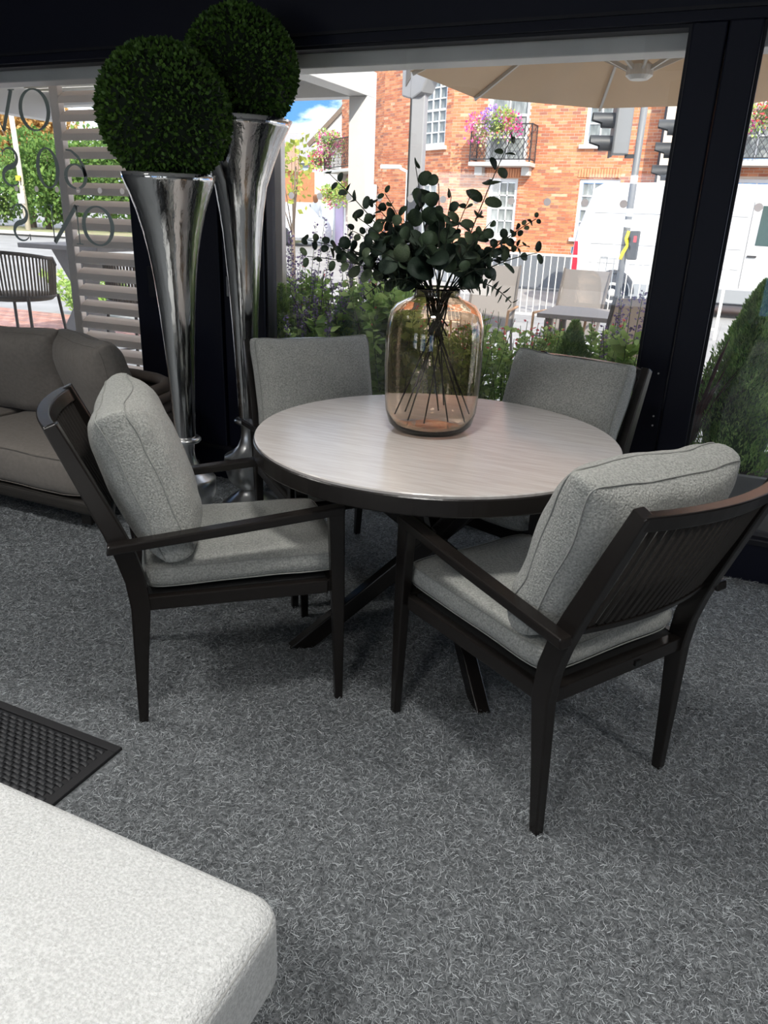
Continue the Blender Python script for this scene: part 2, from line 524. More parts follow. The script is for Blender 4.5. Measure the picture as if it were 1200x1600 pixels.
# carpet pile: real fibres on the visible floor
def carpet_pile(n=540000):
    x = rng.uniform(-3.3, 1.9, n); y = rng.uniform(.62, FY - .01, n)
    keep = ~((x < -1.30) & (y < 1.28)) & ~((x < -.45) & (y < .66))
    # only where the place can be seen: in front of the camera
    lat = x * cos(YAW) + y * sin(YAW); dep = -x * sin(YAW) + y * cos(YAW)
    keep &= np.abs(lat) < dep * .72 + .3
    x, y = x[keep], y[keep]
    n = len(x)
    a = rng.uniform(0, 2 * pi, n); L = rng.uniform(.009, .022, n); w = rng.uniform(.00035, .0007, n)
    bend = rng.normal(0, .9, n); z0 = rng.uniform(.0005, .0045, n); z1 = z0 + rng.uniform(-.001, .006, n); z2 = z1 + rng.normal(0, .003, n)
    p0 = np.stack([x, y, z0], 1)
    p1 = p0 + np.stack([np.cos(a) * L / 2, np.sin(a) * L / 2, z1 - z0], 1)
    p2 = p1 + np.stack([np.cos(a + bend) * L / 2, np.sin(a + bend) * L / 2, np.clip(z2, .0004, .011) - z1], 1)
    s = np.stack([-np.sin(a + bend / 2) * w, np.cos(a + bend / 2) * w, rng.normal(0, .0004, n)], 1)
    V = np.stack([p0 - s, p0 + s, p1 - s, p1 + s, p2 - s * .6, p2 + s * .6], 1).reshape(-1, 3).astype(np.float32)
    base = np.arange(n)[:, None] * 6
    F = np.concatenate([base + [0, 1, 3, 2], base + [2, 3, 5, 4]], 1).reshape(-1, 4).astype(np.int32)
    me = bpy.data.meshes.new('carpet_pile')
    me.vertices.add(len(V)); me.vertices.foreach_set('co', V.ravel())
    me.loops.add(F.size); me.loops.foreach_set('vertex_index', F.ravel())
    me.polygons.add(len(F)); me.polygons.foreach_set('loop_start', np.arange(len(F), dtype=np.int32) * 4)
    me.polygons.foreach_set('loop_total', np.full(len(F), 4, np.int32))
    at = me.attributes.new('tone', 'FLOAT', 'POINT')
    at.data.foreach_set('value', np.repeat(rng.uniform(0, 1, n), 6).astype(np.float32))
    me.update(calc_edges=True)
    m = bpy.data.materials.new('carpet_fibre')
    m.use_nodes = True
    nt = m.node_tree
    b = nt.nodes['Principled BSDF']
    b.inputs['Roughness'].default_value = .8
    b.inputs['Specular IOR Level'].default_value = .25
    an = nt.nodes.new('ShaderNodeAttribute'); an.attribute_name = 'tone'
    r = nt.nodes.new('ShaderNodeValToRGB')
    e = r.color_ramp.elements
    e[0].position, e[0].color = 0, (.07, .076, .082, 1)
    e[1].position, e[1].color = 1, (.56, .60, .62, 1)
    k1 = e.new(.45); k1.color = (.22, .236, .246, 1)
    nt.links.new(an.outputs['Fac'], r.inputs[0])
    nt.links.new(r.outputs[0], b.inputs['Base Color'])
    me.materials.append(m)
    o = bpy.data.objects.new('carpet_pile', me)
    COL.objects.link(o)
    return tag(o, 'matted heather grey pile covering the carpet floor', 'carpet pile', kind='stuff')
carpet_pile()

# ================================================================== soft goods
def cushion(w, h, t, gus=.5, crown=1.0, seed=0, dip=0.0, wr=.006, nx=28, ny=26, ears=.012):
    """boxed cushion in the XZ plane, thickness along Y, centred; gus = share of thickness that is the side strip"""
    mb = MB()
    g = t * gus / 2
    c = (t / 2 - g) * crown
    def edge(u, v):
        # outline: slightly pinched sides, pointed corners
        x = u * w / 2 * (1 - .035 * (1 - v * v)) ; z = v * h / 2 * (1 - .03 * (1 - u * u))
        x *= math.sqrt(1 - .13 * v ** 6); z *= math.sqrt(1 - .13 * u ** 6)
        e = (abs(u) * abs(v)) ** 6 * ears
        x += e * (1 if u > 0 else -1); z += e * (1 if v > 0 else -1)
        if v > 0:
            z -= dip * (1 - u * u) * v
        return x, z
    def face(sgn):
        rows = []
        for j in range(ny + 1):
            v = -1 + 2 * j / ny
            v = math.copysign(abs(v) ** .8, v)
            row = []
            for i in range(nx + 1):
                u = -1 + 2 * i / nx
                u = math.copysign(abs(u) ** .8, u)
                x, z = edge(u, v)
                b = (1 - u ** 4) * (1 - v ** 4)
                n = noise.noise(Vector((x * 7 + seed * 3.1, z * 7, sgn * 5 + seed))) + .5 * noise.noise(Vector((x * 17 + seed, z * 17, sgn * 9)))
                rim = 1 - (1 - u ** 2) * (1 - v ** 2)
                y = sgn * (g + c * b ** .6) + sgn * n * wr * (.3 + rim)
                row.append((x, y, z))
            rows.append(row)
        return rows
    A, B = face(-1), face(1)
    def addg(rows):
        b = len(mb.v)
        m = len(rows[0])
        for r in rows:
            mb.v.extend(r)
        for j in range(len(rows) - 1):
            for i in range(m - 1):
                mb.f.append((b + j * m + i, b + j * m + i + 1, b + (j + 1) * m + i + 1, b + (j + 1) * m + i))
    addg(A); addg(B)
    def loop(R):
        return R[0][:] + [r[-1] for r in R[1:]] + list(reversed(R[-1][:-1])) + [r[0] for r in reversed(R[1:-1])]
    la, lb = loop(A), loop(B)
    mid = []
    for p, q in zip(la, lb):
        mx, mz = (p[0] + q[0]) / 2, (p[2] + q[2]) / 2
        k = 1 + .012 / max(.05, math.hypot(mx, mz))
        mid.append((mx * k, (p[1] + q[1]) / 2, mz * k))
    mb.loft([la, mid, lb], caps=False)
    # weld doubles handled by smooth shading of the strip; seams as tubes
    seams = []
    for L in (la, lb):
        L = [Vector(p) for p in L]
        for _ in range(3):
            L = [L[i - 1] * .25 + L[i] * .5 + L[(i + 1) % len(L)] * .25 for i in range(len(L))]
        seams.append(MB().tube(L, .0019, 5, closed=True))
    return mb, seams
def add_cushion(name, parent, w, h, t, loc, rot, m, sm, **kw):
    mb, seams = cushion(w, h, t, **kw)
    o = obj(name, mb, m, parent, smooth=True, loc=loc, rot=rot)
    import bmesh
    bm = bmesh.new(); bm.from_mesh(o.data)
    bmesh.ops.remove_doubles(bm, verts=bm.verts, dist=1e-5)
    bmesh.ops.recalc_face_normals(bm, faces=bm.faces)
    bm.to_mesh(o.data); bm.free()
    o.data.shade_smooth()
    s = o.modifiers.new('soft', 'SUBSURF'); s.levels = 1; s.render_levels = 1
    for sb in seams:
        obj('piping', sb, sm, o, smooth=True)
    return o

# ================================================================== dining chair
def make_chair(label):
    t = thing('dining_chair', label, 'chair', group='four dark framed dining chairs round the table')
    rear = [(-.29, 0), (-.280, .20), (-.268, .385), (-.276, .47), (-.296, .545), (-.322, .615), (-.375, .745), (-.44, .90)]
    dep = [.013, .019, .026, .027, .027, .025, .022, .018]
    for s in (-1, 1):
        sec = []
        for k, (y, z) in enumerate(rear):
            a = rear[max(k - 1, 0)]; b = rear[min(k + 1, len(rear) - 1)]
            tn = Vector((0, b[0] - a[0], b[1] - a[1])).normalized()
            nrm = Vector((0, tn.z, -tn.y)) if 0 < k < len(rear) - 1 else (Vector((0, 1, 0)) if k == 0 else Vector((0, tn.z, -tn.y)))
            x = s * (.232 + .012 * min(1, z / .39) - .016 * max(0, (z - .5) / .4))
            sec.append(((x, y, z), (.0135 + .003 * min(1, z / .4), 0, 0), nrm * dep[k]))
        obj('leg', MB().rects(sec), bronze, t, bevel=.004)
        obj('leg', MB().rects([((s * .262, .290, 0), (.012, 0, 0), (0, .012, 0)), ((s * .262, .284, .35), (.0155, 0, 0), (0, .019, 0)), ((s * .262, .276, .612), (.017, 0, 0), (0, .023, 0)), ((s * .262, .276, .634), (.017, 0, 0), (0, .023, 0))]), bronze, t, bevel=.004)
        obj('armrest', MB().rects([((s * .274, -.338, .575), (.019, 0, 0), (0, .002, .013)), ((s * .270, 0, .606), (.021, 0, 0), (0, .001, .013)), ((s * .262, .299, .634), (.0205, 0, 0), (0, 0, .013))]), bronze, t, bevel=.005)
    fr = MB().span(-.255, .255, .255, .285, .372, .412).span(-.245, .245, -.285, -.255, .372, .412)
    for s in (-1, 1):
        fr.rects([((s * .242, -.255, .392), (.012, 0, 0), (0, 0, .02)), ((s * .252, .255, .392), (.012, 0, 0), (0, 0, .02))])
    obj('seat_frame', fr, bronze, t, bevel=.003)
    obj('seat_board', MB().span(-.23, .23, -.255, .255, .398, .411), mat('black_webbing', (.01, .01, .01), .9), t)
    obj('rail_badge', MB().box((.06, -.287, .392), (.022, .004, .014)), mat('black_plastic', (.006, .006, .006), .35), t)
    def railpt(u, z, y0, cv):
        return Vector((.222 * u, y0 - cv * (1 - u * u), z))
    def rail(z, y0, cv, hw, hh, name, xs):
        sec = []
        for k in range(13):
            u = -1 + k / 6
            p = railpt(u, z, y0, cv); p.x *= xs
            d = Vector((.222 * xs, 2 * cv * u, 0)).normalized()
            nn = Vector((-d.y, d.x, 0))
            tilt = Vector((0, -.34, .94))
            sec.append((p, nn * hw, tilt * hh))
        obj(name, MB().rects(sec), bronze, t, bevel=.004)
    rail(.878, -.432, .038, .017, .020, 'top_rail', 1.05)
    rail(.575, -.306, .030, .009, .010, 'lower_rail', 1.06)
    ns = 19
    m0 = None
    for k in range(ns):
        u = -.93 + 1.86 * k / (ns - 1)
        a = railpt(u, .878, -.432, .037); b = railpt(u, .577, -.306, .030)
        if m0 is None or True:
            d = a - b
            mb = MB()
            for off in (-.0035, .0035):
                mb.rects([(b + Vector((off, 0, 0)), (.0034, 0, 0), (0, .004, 0)), ((a + b) / 2 + Vector((off, -.003, 0)), (.0034, 0, 0), (0, .004, 0)), (a + Vector((off, 0, 0)), (.0034, 0, 0), (0, .004, 0))])
            obj('back_strap', mb, rope, t)
    # cushions
    mb, seams = cushion(.475, .575, .088, gus=.62, seed=3, wr=.003, ears=.004)
    sc = add_cushion('seat_cushion', t, .475, .575, .088, (0, .030, .459), (radians(-90), 0, 0), boucle, boucle_seam, gus=.62, seed=3, wr=.003, ears=.004)
    add_cushion('back_cushion', t, .502, .440, .215, (0, -.224, .720), (radians(19), 0, 0), boucle, boucle_seam, gus=.34, seed=5, dip=.008, wr=.012, ears=.012)
    return t
chair = make_chair('dark framed dining chair with pale lit top rail, standing beside the grey sofa')
chair.location = (-1.295, 1.757, 0); chair.rotation_euler = (0, 0, radians(41.6 - 90))
copy_tree(chair, 'dining chair seen from behind with dark corded back, nearest the camera', (-.330, 1.835, 0), radians(147.6 - 90))
copy_tree(chair, 'dining chair in front of the silver trumpet vases, tucked behind the table', (-1.367, 2.580, 0), radians(-41.3 - 90))
copy_tree(chair, 'dining chair against the navy window post, its back cushion facing the table', (-.620, 2.687, 0), radians(250 - 90))

# ================================================================== round table
TX, TY = -.807, 2.238
t = thing('round_table', 'round dining table with pale wood effect top and crossed dark legs', 'table', (TX, TY, 0))
def table_top_mat():
    m = mat('pale_wood_ceramic', (.62, .565, .53), .26, col2=(.72, .68, .645), vscale=3.2, stretch=(2.5, 26, 1), detail=9, spec=.5)
    return m
obj('table_top', MB().lathe([(.578, .735), (.586, .738), (.587, .748), (.584, .751)], 96), table_top_mat(), t, smooth=False)
obj('top_rim', MB().lathe([(.56, .690), (.588, .690), (.591, .694), (.591, .738), (.588, .741), (.56, .741)], 96, caps=False).lathe([(.56, .741), (.56, .690)], 96, caps=False), bronze, t)
obj('under_frame', MB().lathe([(.30, .672), (.30, .690)], 48), bronze, t, bevel=.003)
for a in (214.8, 310.6, 34.8, 130.6):
    c, s = cos(radians(a)), sin(radians(a))
    off = Vector((-s, c, 0)) * (.026 if a in (214.8, 310.6) else -.026)
    sd = Vector((-s, c, 0))
    p0 = Vector((c * .452, s * .452, 0)) + off
    p1 = Vector((-c * .34, -s * .34, .675)) + off
    hx = Vector((c, s, 0))
    obj('leg', MB().rects([(p0, sd * .023, hx * .042), (p0.lerp(p1, .5), sd * .024, hx * .042), (p1, sd * .025, hx * .042)]), bronze, t, bevel=.004)

# ================================================================== glass vase with eucalyptus
VX, VY = -.845, 2.272
amber = bpy.data.materials.new('amber_glass')
amber.use_nodes = True
_b = amber.node_tree.nodes['Principled BSDF']
_b.inputs['Base Color'].default_value = (.92, .80, .68, 1)
_b.inputs['Transmission Weight'].default_value = 1
_b.inputs['Roughness'].default_value = 0
_b.inputs['IOR'].default_value = 1.45
vout = [(.0, .0), (.095, .0), (.118, .006), (.138, .028), (.149, .07), (.154, .14), (.156, .22), (.156, .30), (.152, .345), (.142, .380), (.124, .402), (.098, .415), (.079, .423), (.071, .433), (.071, .448), (.076, .455)]
vin = [(.073, .455), (.067, .447), (.067, .431), (.076, .419), (.096, .410), (.121, .397), (.138, .377), (.148, .343), (.152, .30), (.152, .22), (.150, .14), (.145, .072), (.133, .034), (.112, .016), (.06, .013), (0, .013)]
mb = MB()
mb.lathe([(max(r, .0005), z) for r, z in vout + vin], 72, caps=False)
v = obj('glass_vase', mb, amber, smooth=True, loc=(VX, VY, .752))
tag(v, 'large amber tinted glass vase standing on the round table', 'vase')

stemgreen = mat('dark_stem', (.02, .026, .014), .7)
leafA = mat('eucalyptus_leaf_dark', (.010, .020, .013), .6, col2=(.026, .044, .028), vscale=30, spec=.3)
leafB = mat('eucalyptus_leaf_mid', (.026, .050, .026), .6, col2=(.070, .10, .055), vscale=25, spec=.3)
leafC = mat('eucalyptus_leaf_grey', (.045, .068, .048), .65, col2=(.085, .115, .082), vscale=25, spec=.3)
def leaf_mesh(name, w, m):
    mb = MB()
    ring = []
    for k in range(12):
        a = 2 * pi * k / 12
        y = .5 + .5 * sin(a - pi / 2)
        x = w * .5 * cos(a - pi / 2) * (1 - .12 * (y - .5))
        ring.append((x, y, .14 * abs(x) + .06 * sin(pi * y)))
    mb.v.append((0, .5, .0))
    b = len(mb.v)
    mb.v += ring
    mb.f += [(0, b + k, b + (k + 1) % 12) for k in range(12)]
    # reverse side a hair below so that the leaf has thickness
    n = len(mb.v)
    mb.v += [(x, y, z - .012) for x, y, z in mb.v]
    mb.f += [(n, n + 1 + (k + 1) % 12, n + 1 + k) for k in range(12)] + [(1 + k, n + 1 + k, n + 1 + (k + 1) % 12, 1 + (k + 1) % 12) for k in range(12)]
    me = mb.mesh(name); me.materials.append(m); me.shade_smooth()
    return me
LEAF = [leaf_mesh('eucalyptus_leaf', .92, leafA), leaf_mesh('eucalyptus_leaf', .86, leafB), leaf_mesh('eucalyptus_leaf', .62, leafB), leaf_mesh('eucalyptus_leaf', .6, leafC), leaf_mesh('eucalyptus_leaf', .9, leafA)]
leafD = mat('eucalyptus_leaf_light', (.055, .085, .045), .6, col2=(.12, .15, .085), vscale=25, spec=.3)
_x = [leaf_mesh('eucalyptus_leaf', .88, leafB), leaf_mesh('eucalyptus_leaf', .88, leafC), leaf_mesh('eucalyptus_leaf', .86, leafD)]
_y = [leaf_mesh('eucalyptus_leaf', .6, leafA), leaf_mesh('eucalyptus_leaf', .6, leafD)]
LEAFX = [_x, [_x[1], _x[2]], _y, _y, _x]
RT = Vector((cos(YAW), sin(YAW), 0)); DP = Vector((-sin(YAW), cos(YAW), 0))
stems = [  # lateral, tip height, depth, kind, leaf size, label
    (.19, 1.63, .02, 2, 0.052, 'tall eucalyptus stem reaching up to the right over the brick wall'),
    (.275, 1.414, -.05, 0, 0.027, 'eucalyptus stem of small dark discs pointing at the sash window'),
    (.294, 1.318, -.02, 3, 0.049, 'eucalyptus stem with pale oval leaves stretching furthest right'),
    (.27, 1.335, .10, 0, 0.029, 'eucalyptus stem of small dark discs bent to the right'),
    (.224, 1.174, -.06, 4, 0.034, 'drooping eucalyptus stem of stacked round leaves on the right'),
    (-.408, 1.330, .04, 0, 0.039, 'eucalyptus stem with round dark leaves stretching furthest left'),
    (-.343, 1.520, .06, 3, 0.039, 'slender eucalyptus stem reaching up to the left'),
    (-.40, 1.286, -.05, 2, 0.044, 'horizontal eucalyptus stem of hanging narrow leaves on the left'),
    (-.221, 1.181, -.08, 4, 0.026, 'drooping eucalyptus stem of stacked small discs on the left'),
    (-.085, 1.545, .0, 1, 0.068, 'upright eucalyptus stem with one big round leaf at its tip'),
    (-.017, 1.50, -.05, 1, 0.068, 'eucalyptus stem with big veined leaves at the middle of the bunch'),
    (-.173, 1.47, .05, 2, 0.044, None), (.03, 1.47, .06, 1, 0.055, None), (.143, 1.40, -.04, 1, 0.052, None), (-.25, 1.40, -.06, 1, 0.047, None), (-.204, 1.44, .0, 0, 0.044, None),
    (.08, 1.47, -.02, 3, 0.044, None), (-.06, 1.43, .08, 0, 0.060, None), (-.116, 1.40, -.09, 1, 0.060, None), (-.163, 1.36, .10, 0, 0.055, None), (.188, 1.35, .04, 1, 0.055, None), (.109, 1.36, -.10, 1, 0.057, None),
    (-.30, 1.31, .02, 0, 0.049, None), (.019, 1.40, -.12, 1, 0.073, None), (-.05, 1.33, -.13, 0, 0.073, None), (-.21, 1.32, -.10, 0, 0.057, None), (.09, 1.30, .09, 0, 0.057, None), (-.12, 1.29, .12, 0, 0.060, None), (.14, 1.27, -.06, 0, .05, None), (-.16, 1.26, -.04, 0, .05, None), (.05, 1.27, -.13, 1, .06, None), (-.06, 1.26, .10, 0, .06, None), (.16, 1.30, .08, 0, .05, None), (-.27, 1.36, .08, 0, .036, None)]
for si, (lat, zt, dp, kind, ls, lab) in enumerate(stems):
    rs = random.Random(si * 13 + 1)
    tip = Vector((VX, VY, zt)) + RT * lat + DP * dp
    ang = rs.uniform(0, 2 * pi)
    neck = Vector((VX, VY, 1.19)) + RT * max(-.04, min(.04, lat * .15 + rs.uniform(-.012, .012))) + DP * max(-.03, min(.03, dp * .25))
    foot = Vector((VX, VY, 0)) - RT * (lat * .25 + rs.uniform(-.05, .05)) - DP * (dp * .4 + rs.uniform(-.04, .04))
    foot.z = (.772 if si % 3 == 0 else rs.uniform(.78, .90)) if lab else rs.uniform(1.04, 1.12)
    if not lab:
        foot = Vector((VX, VY, foot.z)) + (foot - Vector((VX, VY, foot.z))) * .35
    t = thing('eucalyptus_stem', lab or 'one of the short leafy eucalyptus stems massed at the middle of the vase', 'plant stem', tuple(foot), 0, 'eucalyptus stems in the amber vase' if lab else 'short eucalyptus stems massed in the amber vase')
    pts = []
    droop = zt < 1.25
    mid = neck.lerp(tip, .45) + Vector((0, 0, .09 if droop else .045))
    for k in range(5):
        pts.append(foot.lerp(neck, k / 4))
    for k in range(1, 13):
        u = k / 12
        pts.append(neck * (1 - u) ** 2 + mid * 2 * u * (1 - u) + tip * u * u)
    loc = [p - foot for p in pts]
    obj('stem', MB().tube(loc, [.0026] * 5 + [.0024 - .0012 * k / 12 for k in range(1, 13)], 6), stemgreen, t, smooth=True)
    L = (tip - neck).length
    step = {4: ls * .42, 0: ls * .75, 1: ls * .80, 2: ls * .85, 3: ls * .9}[kind]
    n = int(L * .92 / step)
    n = min(n, 16)
    for k in range(n):
        u = 1 - (k / max(1, n)) * .93
        p = neck * (1 - u) ** 2 + mid * 2 * u * (1 - u) + tip * u * u
        tg = ((mid - neck) * (1 - u) + (tip - mid) * u).normalized()
        sz = ls * (.86 if kind == 1 else 1) * (.62 + .5 * min(1, (1 - u) * 2.2)) * rs.uniform(.85, 1.12)
        side = tg.orthogonal().normalized()
        a0 = ang + k * 1.3
        for sgn in ((0, pi) if kind != 1 or k > 1 else (0,)):
            d = side.copy(); d.rotate(Matrix.Rotation(a0 + sgn, 3, tg))
            if kind == 4:
                yd = (d * .55 + tg * .15).normalized(); zd = (tg * 1.0 - d * .2).normalized()
            else:
                yd = (d + tg * rs.uniform(.2, .7) + Vector((0, 0, -.35 if kind == 2 else -.05))).normalized()
                zd = (-DP * rs.uniform(.4, 1.2) + Vector((rs.uniform(-.6, .6), rs.uniform(-.6, .6), rs.uniform(0, .7)))).normalized()
            xd = yd.cross(zd).normalized(); zd = xd.cross(yd)
            lf = bpy.data.objects.new('leaf', LEAF[kind] if rs.random() < .68 else rs.choice(LEAFX[kind]))
            COL.objects.link(lf)
            lf.parent = t
            mm = Matrix((xd, yd, zd)).transposed().to_4x4() @ Matrix.Diagonal((sz, sz, sz, 1))
            mm.translation = p - foot + yd * .003
            lf.matrix_local = mm

# ================================================================== silver trumpet vases with box balls
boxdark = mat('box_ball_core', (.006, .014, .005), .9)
def boxleaf_mat(nm, c1, c2, trans=.4):
    m = bpy.data.materials.new(nm)
    m.use_nodes = True
    nt = m.node_tree
    b = nt.nodes['Principled BSDF']
    b.inputs['Roughness'].default_value = .5
    b.inputs['Specular IOR Level'].default_value = .35
    an = nt.nodes.new('ShaderNodeAttribute'); an.attribute_name = 'tone'
    r = nt.nodes.new('ShaderNodeValToRGB')
    r.color_ramp.elements[0].color = (*c1, 1); r.color_ramp.elements[1].color = (*c2, 1)
    nt.links.new(an.outputs['Fac'], r.inputs[0]); nt.links.new(r.outputs[0], b.inputs['Base Color'])
    if trans:
        tl = nt.nodes.new('ShaderNodeBsdfTranslucent')
        nt.links.new(r.outputs[0], tl.inputs[0])
        ms = nt.nodes.new('ShaderNodeMixShader'); ms.inputs[0].default_value = trans
        nt.links.new(b.outputs[0], ms.inputs[1]); nt.links.new(tl.outputs[0], ms.inputs[2])
        nt.links.new(ms.outputs[0], nt.nodes['Material Output'].inputs[0])
    return m
boxleaf = boxleaf_mat('box_leaf', (.028, .076, .011), (.125, .25, .038), 0)
def leaf_cloud(name, P, D, size, m, parent=None, width=.55, flat=None, kind='stuff', tone=None, R=None):
    """many small folded leaves: P base points, D directions (n,3 arrays)"""
    g = R or rng
    n = len(P)
    D = D / np.linalg.norm(D, axis=1)[:, None]
    up = g.normal(0, 1, (n, 3)) if flat is None else flat
    A = np.cross(D, up); A /= np.linalg.norm(A, axis=1)[:, None] + 1e-9
    N = np.cross(A, D)
    sz = (size if np.ndim(size) else np.full(n, size))[:, None]
    w = sz * width / 2
    p0 = P; p1 = P + D * sz * .5 + A * w; p2 = P + D * sz; p3 = P + D * sz * .5 - A * w; p4 = P + D * sz * .52 - N * sz * .10
    V = np.stack([p0, p1, p2, p3, p4], 1).reshape(-1, 3).astype(np.float32)
    b = np.arange(n)[:, None] * 5
    F = np.concatenate([b + [0, 1, 4], b + [1, 2, 4], b + [2, 3, 4], b + [3, 0, 4]], 1).reshape(-1, 3).astype(np.int32)
    me = bpy.data.meshes.new(name)
    me.vertices.add(len(V)); me.vertices.foreach_set('co', V.ravel())
    me.loops.add(F.size); me.loops.foreach_set('vertex_index', F.ravel())
    me.polygons.add(len(F)); me.polygons.foreach_set('loop_start', np.arange(len(F), dtype=np.int32) * 3)
    me.polygons.foreach_set('loop_total', np.full(len(F), 3, np.int32))
    at = me.attributes.new('tone', 'FLOAT', 'POINT')
    tn = g.uniform(0, 1, n) if tone is None else tone
    at.data.foreach_set('value', np.repeat(tn, 5).astype(np.float32))
    me.update(calc_edges=True)
    me.materials.append(m)
    o = bpy.data.objects.new(name, me)
    COL.objects.link(o)
    if parent is not None:
        o.parent = parent
    if kind:
        o['kind'] = kind
    return o
def trumpet(label, loc, H, R, lean=(0, 0)):
    t = thing('trumpet_vase', label, 'vase', loc)
    k = H / 1.55
    prof = [(.150, .0), (.150, .006), (.140, .016), (.105, .040), (.070, .066), (.052, .084), (.050, .094)]
    obj('foot', MB().lathe(prof, 48), alu_soft, t, smooth=True)
    obj('bulb', MB().lathe([(.045, .092), (.075, .105), (.108, .145), (.122, .195), (.126, .240), (.124, .262), (.118, .268), (.085, .285), (.056, .315), (.041, .350), (.036, .385), (.038, .420), (.046, .434)], 48), alu_soft, t, smooth=True)
    obj('collar', MB().lathe([(.040, .428), (.060, .432), (.068, .440), (.068, .448), (.060, .456), (.046, .460)], 48), alu_soft, t, smooth=True)
    h = H - .455
    flare = [(.046, 0), (.049, .08), (.055, .22), (.063, .36), (.074, .50), (.088, .64), (.100, .72), (.117, .80), (.136 + (R - .185) * .3, .87), (.158 + (R - .185) * .5, .93), (.178 + (R - .185) * .8, .975), (R, 1.0)]
    outer = [(r, .455 + f * h) for r, f in flare]
    inner = [(R - .004, .455 + h)] + [(r - .006, .455 + f * h) for r, f in reversed(flare[5:-1])]
    obj('bell', MB().lathe(outer + inner, 64, caps=False), alu, t, smooth=True)
    return t
def box_ball(label, loc, r, seed):
    t = thing('box_ball', label, 'topiary', loc)
    g = np.random.default_rng(seed)
    n = 7500
    d = g.normal(0, 1, (n, 3)); d /= np.linalg.norm(d, axis=1)[:, None]
    mb = MB()
    prof = [(max(.001, (r - .012) * sin(pi * k / 16)), -(r - .012) * cos(pi * k / 16)) for k in range(17)]
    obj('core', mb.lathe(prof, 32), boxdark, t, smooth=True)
    P = d * (r - .020 + g.uniform(0, .012, n))[:, None]
    D = d + g.normal(0, .55, (n, 3))
    leaf_cloud('leaves', P, D, g.uniform(.015, .022, n), boxleaf, t, width=.75, flat=None, R=g)
    return t
trumpet('tall flared silver metal floor vase under the lower green box ball', (-2.135, 2.610, 0), 1.535, .185)
trumpet('tallest flared silver metal floor vase against the navy door frame', (-2.085, 3.030, 0), 1.775, .232)
box_ball('clipped green box ball on the shorter silver vase', (-2.135, 2.610, 1.745), .255, 3)
box_ball('darker clipped box ball on the tallest silver vase by the header', (-2.065, 3.035, 1.962), .240, 4)

# ================================================================== grey sofa by the left pane
t = thing('sofa', 'taupe outdoor sofa with rope wrapped arm below the lettered pane', 'sofa', (-3.3, 2.72, 0))
X = lambda x: x + 3.3
Yy = lambda y: y - 2.72
darkbase = mat('dark_sofa_base', (.03, .026, .022), .6)
obj('base', MB().span(X(-4.5), X(-2.47), Yy(2.34), Yy(3.14), .09, .155), darkbase, t, bevel=.02, segs=3)
for x in (-4.4, -2.6):
    for y in (2.45, 3.05):
        obj('foot', MB().box((X(x), Yy(y), .045), (.06, .06, .09)), darkbase, t, bevel=.006)
for i, (x0, x1) in enumerate(((-4.5, -3.47), (-3.465, -2.45))):
    add_cushion('seat_cushion', t, x1 - x0, .80, .215, (X((x0 + x1) / 2), Yy(2.72), .262), (radians(-90), 0, 0), taupe, taupe, gus=.78, seed=11 + i, wr=.006, ears=-.03)
for i, (x, y, w, hh, rz, tilt) in enumerate(((-4.25, 2.93, .62, .47, 0, 14), (-3.50, 2.86, .80, .47, 4, 15), (-2.86, 2.84, .60, .47, -24, 16))):
    add_cushion('back_cushion', t, w, hh, .24, (X(x), Yy(y), .585), (radians(tilt), 0, radians(rz)), taupe, taupe, gus=.30, seed=21 + i, wr=.010, dip=.01, ears=.01)
path = [(-4.5, 3.12), (-3.6, 3.13), (-2.85, 3.13), (-2.66, 3.11), (-2.55, 3.05), (-2.49, 2.96), (-2.465, 2.84), (-2.465, 2.70), (-2.475, 2.60)]
for k in range(8):
    z = .20 + k * .048
    b = .018 * sin(pi * k / 7)
    obj('arm_rope', MB().tube([(X(px + b * (px > -2.7)), Yy(py + b * .5), z) for px, py in path], .0235, 8), taupe_rope, t, smooth=True)
obj('arm_cap', MB().tube([(X(px - .03 * (px > -2.7)), Yy(py - .02), .575) for px, py in path], .03, 8), taupe_rope, t, smooth=True)

# ================================================================== foreground footstool and mat
t = thing('footstool', 'large off white boucle footstool cushion nearest the camera', 'footstool', (-1.2, .1, 0))
def soft_box(w, d, z0, z1, r, n=6):
    """rounded slab"""
    mb = MB()
    ring = lambda inset, z: [(sx * (w / 2 - inset - rr) + rr * cos(a), sy * (d / 2 - inset - rr) + rr * sin(a), z) for sx, sy, a0 in ((1, 1, 0), (-1, 1, pi / 2), (-1, -1, pi), (1, -1, 3 * pi / 2)) for rr in (.045,) for a in [a0 + pi / 2 * k / 6 for k in range(7)]]
    rings = []
    for k in range(n + 1):
        a = pi / 2 * k / n
        rings.append(ring(r * (1 - sin(a)), z0 + r * (1 - cos(a))))
    for k in range(n + 1):
        a = pi / 2 * k / n
        rings.append(ring(r * (1 - cos(a)), z1 - r * (1 - sin(a))))
    for q in (.12, .25, .40):
        rings.append([(x * (1 - q / .55), y * (1 - q / .55), z1 + .012 * (q / .4)) for x, y, z in ring(r, z1)])
    mb.loft(rings)
    return mb
c = obj('cushion', soft_box(1.50, 1.23, .275, .445, .035), white_boucle, t, smooth=True)
for zz in (.425,):
    w, d = 1.50, 1.23
    lp = [(sx * (w / 2 - .05) + .0445 * cos(a), sy * (d / 2 - .05) + .0445 * sin(a), zz) for sx, sy, a0 in ((1, 1, 0), (-1, 1, pi / 2), (-1, -1, pi), (1, -1, 3 * pi / 2)) for a in [a0 + pi / 2 * k / 6 for k in range(7)]]
    obj('seam', MB().tube(lp, .0025, 5, closed=True), mat('white_seam', (.5, .5, .48), .95), c)
obj('base', MB().span(-.70, .70, -.57, .57, .20, .277), navy2, t, bevel=.004)
